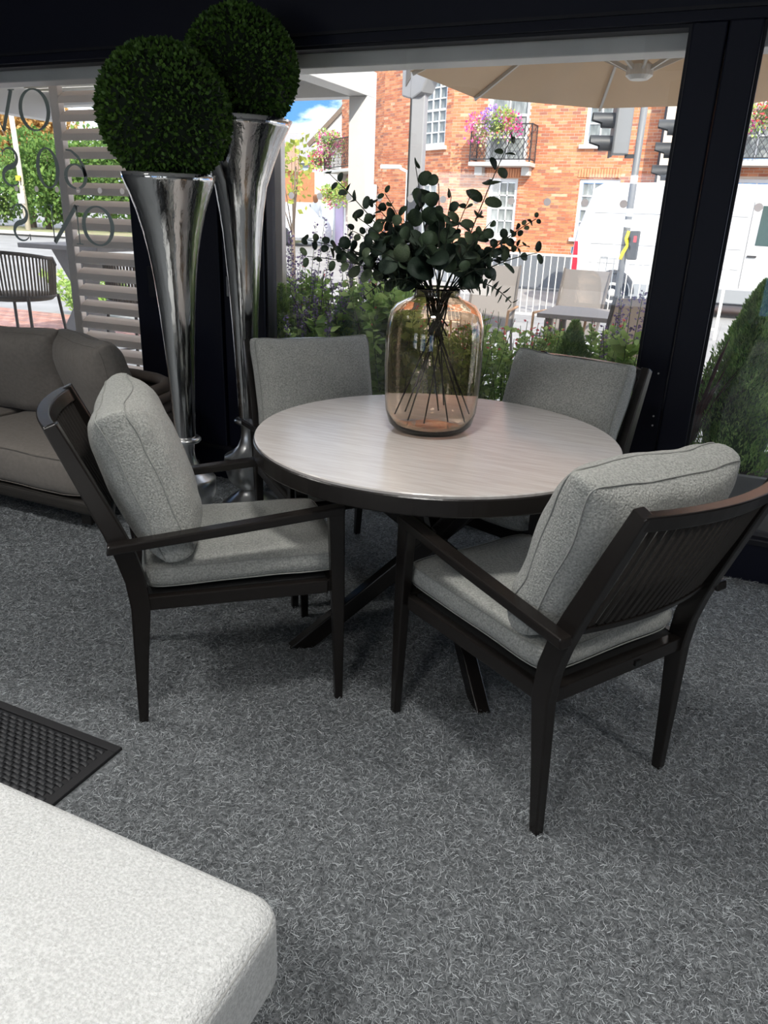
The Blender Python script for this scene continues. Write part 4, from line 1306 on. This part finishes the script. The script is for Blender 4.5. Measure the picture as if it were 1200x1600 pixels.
obj('notice', MB().box((-2.985, -.8, 1.25), (.01, .2, .14)), mat('notice_blue', (.2, .45, .6), .5), t)
for x in (-1.95, 1.95):
    w = obj('wheel', MB().lathe([(.20, -.10), (.37, -.10), (.395, -.07), (.395, .07), (.37, .10), (.20, .10)], 28), vd, t, smooth=False, loc=(x, -.90, .395), rot=(radians(90), 0, 0))
    obj('hub_cap', MB().lathe([(.02, .13), (.06, .13), (.10, .09), (.20, .105), (.225, .10), (.225, .05)], 24), mat('steel_wheel', (.45, .43, .40), .5), w)
    obj('wheel_arch', MB().tube([(x + .44 * cos(a), -.985, .40 + .44 * sin(a)) for a in [pi * k / 14 for k in range(15)]], .05, 6), vd, t)

# ------------------------------------------------------------------ brick building across the street
mortar = mat('pale_mortar', (.62, .52, .42), .95)
bricks = [mat('brick_%s' % n, c, .9, var=.10, vscale=5) for n, c in (('orange', (.52, .19, .085)), ('red', (.42, .135, .065)), ('apricot', (.60, .25, .12)), ('plum', (.31, .12, .075)), ('buff', (.60, .36, .22)))]
bw = [.42, .27, .22, .06, .03]
wwhite = mat('white_joinery', (.70, .70, .69), .5)
wsill = mat('stone_sill', (.70, .68, .64), .7)
wpane = mat('dark_sash_glass', (.06, .075, .075), .08, col2=(.30, .32, .31), vscale=1.6, stretch=(6, 1, 1))
t_b = thing('brick_building', 'orange red brick town building with white sash windows across the street', 'building', (-6, 22.5, -.3))
BO = Vector((-6, 22.5, -.3))
brick_me = []
for m in bricks:
    me = MB().box((0, 0, 0), (.212, .05, .064)).mesh('brick'); me.materials.append(m); brick_me.append(me)
nb = [0]
def brick_wall(p0, dirv, length, z0, z1, holes, thick=.35, solo=None):
    """p0: Vector start; dirv: unit vector along the wall (left to right or reverse); wall faces the street"""
    dirv = Vector((dirv[0], dirv[1], 0)).normalized()
    nrm = Vector((dirv.y, -dirv.x, 0))
    if nrm.y > 0:
        nrm = -nrm
    # mortar body with openings
    us = sorted({0, length, *[h[0] for h in holes], *[h[1] for h in holes]})
    zs = sorted({z0, z1, *[h[2] for h in holes], *[h[3] for h in holes]})
    body = MB()
    for i in range(len(us) - 1):
        for j in range(len(zs) - 1):
            um, zm = (us[i] + us[i + 1]) / 2, (zs[j] + zs[j + 1]) / 2
            if any(h[0] < um < h[1] and h[2] < zm < h[3] for h in holes):
                continue
            a = p0 + dirv * us[i]; b = p0 + dirv * us[i + 1]
            q = [Vector((a.x, a.y, zs[j])), Vector((b.x, b.y, zs[j])), Vector((b.x, b.y, zs[j + 1])), Vector((a.x, a.y, zs[j + 1]))]
            body.loft([[v - BO for v in q], [v - nrm * thick - BO for v in q]])
    obj('wall', body, mortar, t_b)
    groups = [MB() for _ in bricks]
    rot = math.atan2(dirv.y, dirv.x)
    R = random.Random(int(length * 100))
    nz = int((z1 - z0) / .075)
    for j in range(nz):
        z = z0 + .0375 + j * .075
        u = -.1125 * (j % 2)
        while u < length:
            a, b = max(u + .005, 0), min(u + .22, length)
            u += .225
            if b - a < .05:
                continue
            cut = False
            for h in holes:
                if h[2] - .03 < z < h[3] + .03:
                    if a < h[1] and b > h[0]:
                        if a < h[0] - .04:
                            b = h[0]
                        elif b > h[1] + .04:
                            a = h[1]
                        else:
                            cut = True
            if cut:
                continue
            k = R.choices(range(5), bw)[0]
            c = p0 + dirv * (a + b) / 2 + nrm * R.uniform(.004, .010)
            if solo and nb[0] < 300 and solo[0] < (a + b) / 2 < solo[1] and solo[2] < z < solo[3]:
                o = bpy.data.objects.new('brick', brick_me[k])
                COL.objects.link(o); o.parent = t_b
                o.location = Vector((c.x, c.y, z)) - BO - nrm * .02
                o.rotation_euler = (0, 0, rot)
                o.scale = ((b - a) / .212, 1, 1)
                nb[0] += 1
                continue
            w = dirv * (b - a) / 2; hz = Vector((0, 0, .032)); C = Vector((c.x, c.y, z)) - BO
            gq = groups[k]; n0 = len(gq.v); back = -nrm * .02
            F4 = [C - w - hz, C + w - hz, C + w + hz, C - w + hz]
            gq.v += [tuple(v) for v in F4] + [tuple(v + back) for v in F4]
            gq.f += [(n0, n0 + 1, n0 + 2, n0 + 3), (n0, n0 + 4, n0 + 5, n0 + 1), (n0 + 1, n0 + 5, n0 + 6, n0 + 2), (n0 + 2, n0 + 6, n0 + 7, n0 + 3), (n0 + 3, n0 + 7, n0 + 4, n0)]
    for gq, m in zip(groups, bricks):
        if gq.v:
            o = obj('brickwork', gq, m, t_b)
            o['kind'] = 'stuff'
    return dirv, nrm
def sash(p0, dirv, nrm, u0, u1, z0, z1, nx, nz_, sill=True, arch=False, door=False):
    rot = math.atan2(dirv.y, dirv.x)
    c = p0 + dirv * (u0 + u1) / 2 - nrm * .10
    w, h = u1 - u0, z1 - z0
    wd = obj('sash_window', MB().span(-w / 2, -w / 2 + .09, -.06, .06, 0, h).span(w / 2 - .09, w / 2, -.06, .06, 0, h).span(-w / 2 + .09, w / 2 - .09, -.06, .06, h - .09, h).span(-w / 2 + .09, w / 2 - .09, -.06, .06, 0, .09), wwhite, t_b, bevel=.006)
    wd.location = Vector((c.x, c.y, z0)) - BO
    wd.rotation_euler = (0, 0, rot if nrm.dot(Vector((sin(rot), -cos(rot), 0))) > 0 else rot + pi)
    iw, ih = w - .18, h - .18
    pm_ = MB().box((0, 0, 0), (iw / nx - .03, .012, ih / nz_ - .03)).mesh('window_glass'); pm_.materials.append(wpane)
    bars = MB()
    for i in range(1, nx):
        bars.box((-iw / 2 + iw * i / nx, -.012, h / 2), (.034, .05, ih))
    for j in range(1, nz_):
        bars.box((0, -.012 if j * 2 != nz_ else -.02, .09 + ih * j / nz_), (iw, .05, .034 if j * 2 != nz_ else .06))
    obj('glazing_bars', bars, wwhite, wd)
    for i in range(nx):
        for j in range(nz_):
            o = bpy.data.objects.new('window_glass', pm_); COL.objects.link(o); o.parent = wd
            o.location = (-iw / 2 + iw * (i + .5) / nx, .0, .09 + ih * (j + .5) / nz_)
    if sill:
        obj('sill', MB().span(-w / 2 - .10, w / 2 + .10, -.20, .02, -.10, 0), wsill, wd, bevel=.006)
    return wd
def soldier(p0, dirv, nrm, u0, u1, z):
    gq = MB()
    n = int((u1 - u0) / .075)
    rot = Matrix.Rotation(math.atan2(dirv.y, dirv.x), 3, 'Z')
    for k in range(n):
        c = p0 + dirv * (u0 + .04 + k * .075) + nrm * .016
        gq.box(Vector((c.x, c.y, z + .11)) - BO, (.062, .04, .215), rot)
    o = obj('brick_arch', gq, bricks[2], t_b); o['kind'] = 'stuff'
ZB, ZT = -.3, 7.2
# A: main front, left to right from x=-8.2
pA = Vector((-8.2, 22.5, 0)); dA = Vector((1, 0, 0))
ha = [(1.04, 2.22, 2.98, 5.35), (1.22, 2.06, 1.02, 2.56), (3.76, 4.86, 3.42, 5.3), (3.78, 4.86, 1.08, 2.58)]
dA, nA = brick_wall(pA, dA, 5.92, .55, ZT, ha, solo=(2.3, 3.72, .9, 2.9))
sash(pA, dA, nA, *ha[0], 2, 4, sill=False)
sash(pA, dA, nA, *ha[1], 3, 4)
sash(pA, dA, nA, *ha[2], 3, 4)
sash(pA, dA, nA, *ha[3], 3, 4)
soldier(pA, dA, nA, 3.72, 4.92, 2.62)
soldier(pA, dA, nA, 1.12, 2.16, 2.60)
obj('plinth', MB().span(-8.2, -2.28, 22.40, 22.8, -.3, .56), mat('slate_plinth', (.13, .14, .155), .7), t_b).location = -BO
# projecting bay on the right
pR = Vector((-2.05, 21.85, 0))
hr = [(1.30, 2.45, 2.95, 5.2), (1.30, 2.45, 1.1, 2.6)]
_, nR = brick_wall(pR, (1, 0, 0), 7.5, .55, ZT, hr)
sash(pR, Vector((1, 0, 0)), nR, *hr[0], 2, 4, sill=False)
sash(pR, Vector((1, 0, 0)), nR, *hr[1], 3, 4)
brick_wall(Vector((-2.05, 22.5, 0)), (0, -1, 0), .65, .55, ZT, [], thick=-.3)
obj('plinth', MB().span(-2.08, 5.5, 21.75, 22.3, -.3, .56), MATS['slate_plinth'], t_b).location = -BO
dpipe = obj('downpipe', MB().tube([(-2.42, 22.40, 7), (-2.42, 22.40, .2)], .05, 10), mat('black_pipe', (.035, .035, .045), .5), t_b, smooth=True)
dpipe.location = -BO
# B and C: the front bends away to the left
a = radians(30); dB = Vector((-cos(a), sin(a), 0)); pB = Vector((-8.2, 22.5, 0))
hB = [(.30, 1.42, 3.42, 5.35), (.55, 1.70, .95, 2.48)]
dB, nB = brick_wall(pB, dB, 3.38, .55, ZT, hB)
sash(pB, dB, nB, *hB[0], 3, 6)
sash(pB, dB, nB, *hB[1], 3, 4)
soldier(pB, dB, nB, .5, 1.75, 2.52)
a = radians(40); dC = Vector((-cos(a), sin(a), 0)); pC = pB + dB * 3.38
hC = [(1.15, 2.7, 2.95, 5.3)]
dC, nC = brick_wall(pC, dC, 3.5, .2, ZT - 1.0, hC)
sash(pC, dC, nC, *hC[0], 3, 5, sill=False)
for p, d, L in ((pB, dB, 3.38), (pC, dC, 3.5)):
    rotm = Matrix.Rotation(math.atan2(d.y, d.x), 3, 'Z')
    obj('plinth', MB().box(p + d * L / 2 + Vector((0, .1, .13)) - BO, (L, .35, .86), rotm), MATS['slate_plinth'], t_b)
obj('roof', MB().span(-8.2, 5.4, 21.8, 29, ZT, ZT + .2), mat('slate_roof', (.12, .12, .13), .8), t_b).location = -BO

# balconies with iron lattice
iron = mat('black_iron', (.02, .02, .022), .5)
stone = mat('balcony_stone', (.55, .53, .49), .8)
def balcony(p, d, nrm, w, depth, z):
    rm = Matrix.Rotation(math.atan2(d.y, d.x), 3, 'Z')
    c = p + nrm * depth / 2
    o = obj('balcony', MB().box(Vector((c.x, c.y, z)) - BO, (w, depth, .10), rm).box(Vector((p.x, p.y, z - .16)) + nrm * .15 - d * (w / 2 - .2) - BO, (.22, .3, .22), rm).box(Vector((p.x, p.y, z - .16)) + nrm * .15 + d * (w / 2 - .2) - BO, (.22, .3, .22), rm), stone, t_b, bevel=.01)
    def P3(u, v, zz):
        q = p + d * u + nrm * v
        return Vector((q.x, q.y, zz)) - BO
    cs = [(-w / 2 + .03, 0), (-w / 2 + .03, depth - .03), (w / 2 - .03, depth - .03), (w / 2 - .03, 0)]
    rl = MB()
    for zz in (z + .12, z + .98):
        for (u0, v0), (u1, v1) in zip(cs, cs[1:]):
            rl.bar(P3(u0, v0, zz), P3(u1, v1, zz), .03, .03)
    for u0, v0 in cs:
        rl.bar(P3(u0, v0, z), P3(u0, v0, z + 1.0), .03, .03)
    obj('balcony_rail', rl, iron, o)
    lt = MB()
    n = int(w / .14)
    for k in range(-5, n + 1):
        for sg in (0, 1):
            u0 = -w / 2 + k * .14; u1 = u0 + .6
            za, zb = (z + .13, z + .97) if sg == 0 else (z + .97, z + .13)
            f0 = max(0, (-w / 2 + .03 - u0) / .6); f1 = min(1, (w / 2 - .03 - u0) / .6)
            if f1 - f0 < .05:
                continue
            lt.bar(P3(u0 + .6 * f0, depth - .03, za + (zb - za) * f0), P3(u0 + .6 * f1, depth - .03, za + (zb - za) * f1), .012, .012)
    for uu in (-w / 2 + .03, w / 2 - .03):
        for k in range(5):
            lt.bar(P3(uu, depth * (k + .5) / 5, z + .12), P3(uu, depth * (k + .5) / 5, z + .98), .012, .012)
    obj('iron_lattice', lt, iron, o)
balcony(Vector((-6.57, 22.5, 0)), Vector((1, 0, 0)), nA, 1.75, .62, 2.90)
balcony(Vector((.0, 21.85, 0)), Vector((1, 0, 0)), nR, 1.75, .62, 2.90)
balcony(pC + dC * 2.1, dC, nC, 2.3, .8, 2.86)

pinkm = boxleaf_mat('pink_petal', (.75, .04, .30), (.95, .30, .60))
purm = boxleaf_mat('violet_petal', (.32, .16, .65), (.55, .38, .85))
palem = boxleaf_mat('pale_petal', (.85, .55, .55), (.95, .85, .80))
redm = boxleaf_mat('scarlet_petal', (.75, .02, .05), (.95, .12, .15))
ylm = boxleaf_mat('yellow_green_leaf', (.30, .38, .06), (.62, .66, .20))
def basket(label, x, y, z, r, mix, seed, trail=.35):
    t = thing('flower_basket', label, 'flower basket', (x, y, z), group='flower baskets on the brick building')
    obj('bowl', MB().lathe([(.02, -.24), (r * .34, -.2), (r * .42, -.05), (r * .44, 0), (r * .2, .02)], 16), mat('moss_basket', (.12, .17, .07), .9), t, smooth=True)
    q = np.random.default_rng(seed)
    for k, (m, cx, n) in enumerate(mix):
        d = q.normal(0, 1, (n, 3)); d /= np.linalg.norm(d, axis=1)[:, None]
        c = np.array([cx * r, q.uniform(-.2, .05) * r, q.uniform(-.15, .2) * r])
        P = c + d * np.array([.5, .45, .42]) * r * q.uniform(.6, 1, (n, 1))
        P[:, 2] -= trail * r * q.uniform(0, 1, n) ** 3
        leaf_cloud('blossom' if m is not ylm and m is not g3 else 'foliage', P, d + q.normal(0, .3, (n, 3)), q.uniform(.05, .09, n), m, t, width=.9, R=q)
    return t
full = lambda *ms: [(g3, -.3, 260), (g3, .4, 260)] + list(ms)
basket('flower basket with violet centre on the balcony above the sash window', -6.75, 21.82, 3.95, .62, full((pinkm, -.75, 160), (purm, -.05, 170), (palem, -.35, 160), (ylm, .45, 160), (pinkm, .75, 170), (redm, .25, 60)), 71, .6)
basket('flower basket with scarlet blooms on the right hand balcony', -.10, 21.2, 4.0, .62, full((redm, .1, 190), (pinkm, -.7, 170), (palem, -.35, 150), (purm, .4, 120)), 72, .4)
cB = pC + dC * 3.0 + nC * .7
basket('big pink flower basket at the end of the angled balcony', cB.x, cB.y, 3.98, .60, full((pinkm, -.3, 260), (pinkm, .4, 260), (palem, -.1, 120), (ylm, .6, 80)), 73, .9)
cB = pC + dC * 3.6 + nC * .8
basket('pink flower basket hanging lowest beside the angled balcony', cB.x, cB.y, 3.30, .48, full((pinkm, -.3, 200), (pinkm, .4, 200), (redm, .0, 60)), 74, .7)
cB = pC + dC * 2.9 + nC * .6
basket('pink and green basket hanging under the angled balcony', cB.x, cB.y, 2.2, .46, full((pinkm, .2, 200), (redm, -.4, 70), (ylm, .0, 160)), 75, .8)
cB = pC + dC * 1.7 + nC * .6
basket('yellow green basket with pink trails under the angled balcony', cB.x, cB.y, 2.3, .55, full((ylm, -.1, 320), (pinkm, .3, 120)), 76, .8)

# white shopfront canopy under the angled part
t = thing('shop_front', 'white shopfront with lilac panel under the angled balcony', 'shop front', (pC.x + dC.x * 2.0, pC.y + dC.y * 2.0, -.1))
rm = Matrix.Rotation(math.atan2(dC.y, dC.x), 3, 'Z')
off = lambda u, v, z: dC * u + nC * v + Vector((0, 0, z))
obj('fascia', MB().box(off(0, .12, 2.35), (3.4, .14, .34), rm), wwhite, t)
obj('lilac_panel', MB().box(off(1.3, .10, 1.15), (.75, .08, 1.9), rm), mat('lilac_board', (.52, .42, .60), .7), t)
for u in (-1.6, -.6, .7, 1.75):
    obj('pilaster', MB().box(off(u, .12, 1.1), (.16, .12, 2.2), rm), wwhite, t)

# street lamp bracket and left pole
t = thing('street_lamp', 'white street lamp head rising by the pergola post', 'street lamp', (-6.0, 14.2, gz(-6, 14.2)))
obj('pole', MB().tube([(0, 0, 0), (0, 0, 2.62)], .04, 8), wwhite, t, smooth=True)
obj('arm', MB().tube([(0, 0, 2.60), (-.20, 0, 2.68)], .025, 8), wwhite, t)
obj('head', MB().box((-.36, 0, 2.69), (.40, .14, .07)), wwhite, t, bevel=.02)
t = thing('lamp_pole', 'pale wooden lamp pole with a yellow sign before the autumn trees', 'pole', (-26.6, 23.6, .44))
obj('pole', MB().tube([(0, 0, 0), (-.15, 0, 5.2)], [.11, .09], 10), mat('bleached_pole', (.62, .55, .46), .8), t, smooth=True)
obj('yellow_sign', MB().box((-.05, -.12, 1.95), (.26, .03, .18)), mat('sign_yellow', (.9, .55, .03), .5), t)
obj('white_sign', MB().box((-.04, -.12, 1.2), (.34, .03, .36)), wwhite, t)

# ------------------------------------------------------------------ trees
autumn = boxleaf_mat('autumn_leaf', (.34, .20, .05), (.78, .50, .20))
greenl = boxleaf_mat('summer_leaf', (.05, .14, .025), (.26, .40, .10))
yellowl = boxleaf_mat('yellow_leaf', (.20, .26, .03), (.50, .50, .12))
bark = mat('bark', (.16, .12, .09), .9)
def tree(name, label, x, y, h, r, m, seed, n=6500, ls=.21, trunk=.14, squash=1.0, group=None, low=.15):
    z0 = gz(x, y)
    t = thing(name, label, 'tree', (x, y, z0), group=group)
    q = np.random.default_rng(seed)
    nl = 26
    cz = h * (low + 1) / 2
    cen = q.normal(0, 1, (nl, 3)); cen /= np.linalg.norm(cen, axis=1)[:, None]
    cen = cen * np.array([r * .7, r * .7, (h - h * low) / 2 * .72]) * q.uniform(.35, 1, (nl, 1)) + [0, 0, cz]
    idx = q.integers(0, nl, n)
    d = q.normal(0, 1, (n, 3)); d /= np.linalg.norm(d, axis=1)[:, None]
    P = cen[idx] + d * r * .38 * q.uniform(.5, 1, (n, 1))
    tone = np.clip(q.uniform(0, .7, n) + (idx % 5) * .07, 0, 1)
    leaf_cloud('crown', P, d + q.normal(0, .5, (n, 3)), q.uniform(.6, 1.1, n) * ls, m, t, width=.75, R=q, tone=tone)
    mb = MB().tube([(0, 0, 0), (0, 0, h * .45), (r * .1, 0, h * .8)], [trunk, trunk * .7, trunk * .25], 8)
    for k in range(5):
        e = cen[k]
        mb.tube([(0, 0, h * .4), tuple(e * .6 + np.array([0, 0, h * .16])), tuple(e)], [trunk * .4, trunk * .25, trunk * .1], 6)
    obj('trunk', mb, bark, t, smooth=True)
    return t
grp = 'trees behind the left pane'
tree('autumn_tree', 'orange autumn tree behind the lettered pane', -29.5, 26.5, 6.2, 2.8, autumn, 81, group=grp, low=.3)
tree('autumn_tree', 'orange autumn tree to the far left behind the lettered pane', -34.5, 27.5, 6.5, 3.2, autumn, 82, group=grp, low=.3)
tree('green_tree', 'green tree low behind the lettered zero', -27.6, 25.6, 4.2, 2.4, greenl, 83, group=grp, low=.02)
tree('green_tree', 'green tree low behind the lettered pane edge', -32.0, 25.8, 4.0, 2.6, greenl, 84, group=grp, low=.02)
tree('green_tree', 'green tree seen between the shutter slats', -24.6, 26.2, 4.6, 2.5, greenl, 85, group=grp, low=.02)
tree('green_tree', 'green tree seen between the upper shutter slats', -20.8, 27.5, 5.2, 2.6, greenl, 86, group=grp, low=.02)
tree('green_tree', 'tall dark green tree rising behind the autumn trees', -25.5, 30.5, 7.5, 3.0, greenl, 87, group=grp, low=.1)
tree('young_tree', 'young yellow leaved street tree with pale trunk beside the tallest vase', -8.45, 14.1, 3.35, .75, yellowl, 88, n=190, ls=.15, trunk=.05, low=.56)

# ------------------------------------------------------------------ far houses, cars, a passer-by
pale = mat('pale_blue_render', (.40, .47, .50), .8)
roofm = mat('grey_slate', (.26, .25, .25), .8)
t = thing('far_house', 'pale blue rendered house with grey roof at the end of the street', 'house', (-25.0, 46, 0))
obj('wall', MB().span(-5, 5, 0, 6, 0, 4.6), pale, t)
obj('roof', MB().prism([(-5.3, -.3, 4.5), (-5.3, 6.3, 4.5), (-5.3, 3, 6.6)], (10.6, 0, 0)), roofm, t)
obj('gable_board', MB().prism([(-.2, -.1, 4.0), (3.2, -.1, 4.0), (3.2, -.1, 4.15), (-.2, -.1, 4.15)], (0, .06, 0)), bark, t)
for x, z in ((-2.6, 1.2), (1.2, 1.2), (-2.6, 3.0), (2.2, 3.0)):
    w = obj('window', MB().box((x, -.02, z + .5), (1.1, .1, 1.0)), wwhite, t)
    obj('window_glass', MB().box((x, -.08, z + .5), (.9, .03, .8)), wpane, w)
obj('blue_sign', MB().box((1.6, -.2, 2.1), (1.2, .08, .35)), mat('sign_blue', (.05, .30, .55), .5), t)
t = thing('far_house', 'white timbered gable house beside the angled brick front', 'house', (-20.6, 40, 0))
obj('wall', MB().span(-2, 4, 0, 6, 0, 5.2), mat('white_render', (.55, .54, .52), .8), t)
obj('gable', MB().prism([(-2, 0, 5.2), (4, 0, 5.2), (4, 0, 10.2)], (0, 6, 0)), MATS['white_render'], t)
obj('barge_board', MB().bar((-2.3, -.1, 5.0), (4.0, -.1, 10.3), .12, .22), bark, t)
for p, q_ in (((-1.5, -.05, 5.2), (3.9, -.05, 5.2)), ((0, -.05, 3.2), (1.6, -.05, 5.2)), ((3.2, -.05, 3.2), (1.8, -.05, 5.2))):
    obj('timber', MB().bar(p, q_, .1, .14), roofm, t)
t = thing('far_house', 'small orange brick house with tiled roof beside the young tree', 'house', (-24.0, 36, 0))
obj('wall', MB().span(-1.6, 2.0, 0, 3, 0, 3.6), bricks[0], t)
obj('roof', MB().prism([(-1.8, -.3, 3.5), (2.2, -.3, 3.5), (1.0, 1.2, 4.9), (-.8, 1.2, 4.9)], (0, 1.5, 0)), mat('clay_tile', (.36, .20, .14), .9), t)
def car(label, x, y, rz, m):
    t = thing('car', label, 'car', (x, y, gz(x, y)), rz, 'parked cars at the end of the street')
    body = [(-2.0, .25), (-2.05, .7), (-1.9, .88), (-1.3, .95), (-.75, 1.40), (.75, 1.42), (1.45, .95), (1.95, .82), (2.05, .5), (2.0, .25)]
    obj('body', MB().loft([[(x_, -.82, z) for x_, z in body], [(x_, .82, z) for x_, z in body]]), m, t, bevel=.06, segs=3)
    obj('side_window', MB().prism([(-1.05, -.835, .98), (1.1, -.835, .98), (.62, -.835, 1.34), (-.66, -.835, 1.34)], (0, .02, 0)), vg, t)
    for sx in (-1.25, 1.25):
        obj('wheel', MB().lathe([(.1, -.1), (.30, -.1), (.31, 0), (.30, .1), (.1, .1)], 18), vd, t, loc=(sx, -.78, .31), rot=(radians(90), 0, 0))
    return t
silver = mat('silver_car_paint', (.66, .68, .70), .3)
car('silver hatchback parked beside the shutter edge', -16.3, 26.2, radians(-18), silver)
car('white car parked beyond the young tree', -19.2, 32.6, radians(-10), vw)
def person(label, x, y, rz, top, low):
    t = thing('person', label, 'person', (x, y, gz(x, y)), rz)
    V = [(0, 0, .92), (0, 0, 1.15), (0, 0, 1.38), (0, 0, 1.50), (0, .01, 1.62), (0, .0, 1.70), (.17, 0, 1.38), (.23, .02, 1.12), (.22, -.05, .90), (.21, -.07, .80), (-.17, 0, 1.38), (-.23, .02, 1.12), (-.22, -.05, .90), (-.21, -.07, .80), (.09, 0, .86), (.10, .03, .48), (.10, .10, .07), (.10, -.05, .03), (-.09, 0, .86), (-.10, -.03, .48), (-.10, -.02, .07), (-.10, -.17, .03)]
    E = [(0, 1), (1, 2), (2, 3), (3, 4), (4, 5), (2, 6), (6, 7), (7, 8), (8, 9), (2, 10), (10, 11), (11, 12), (12, 13), (0, 14), (14, 15), (15, 16), (16, 17), (0, 18), (18, 19), (19, 20), (20, 21)]
    rad = [.15, .14, .15, .055, .09, .075, .065, .048, .036, .04, .065, .048, .036, .04, .095, .06, .042, .04, .095, .06, .042, .04]
    me = bpy.data.meshes.new('body'); me.from_pydata(V, E, []); me.update()
    o = bpy.data.objects.new('body', me); COL.objects.link(o); o.parent = t
    sk = o.modifiers.new('skin', 'SKIN')
    for i, sv in enumerate(me.skin_vertices[0].data):
        sv.radius = (rad[i], rad[i] * (.72 if i < 3 else 1)); sv.use_root = (i == 0)
    o.modifiers.new('smooth', 'SUBSURF').levels = 1
    me.materials.append(top)
    obj('hair', MB().lathe([(.01, 1.78), (.06, 1.765), (.098, 1.70), (.104, 1.62), (.095, 1.52), (.07, 1.46)], 14), mat('auburn_hair', (.32, .13, .05), .7), t, smooth=True)
    obj('trousers', MB().lathe([(.165, .98), (.175, .86), (.16, .62), (.13, .60)], 14), low, t, smooth=True)
    return t
person('person with auburn hair and white top walking away down the street', -15.75, 28.0, radians(20), mat('white_cotton', (.80, .80, .80), .9), mat('dark_trousers', (.05, .05, .06), .9))
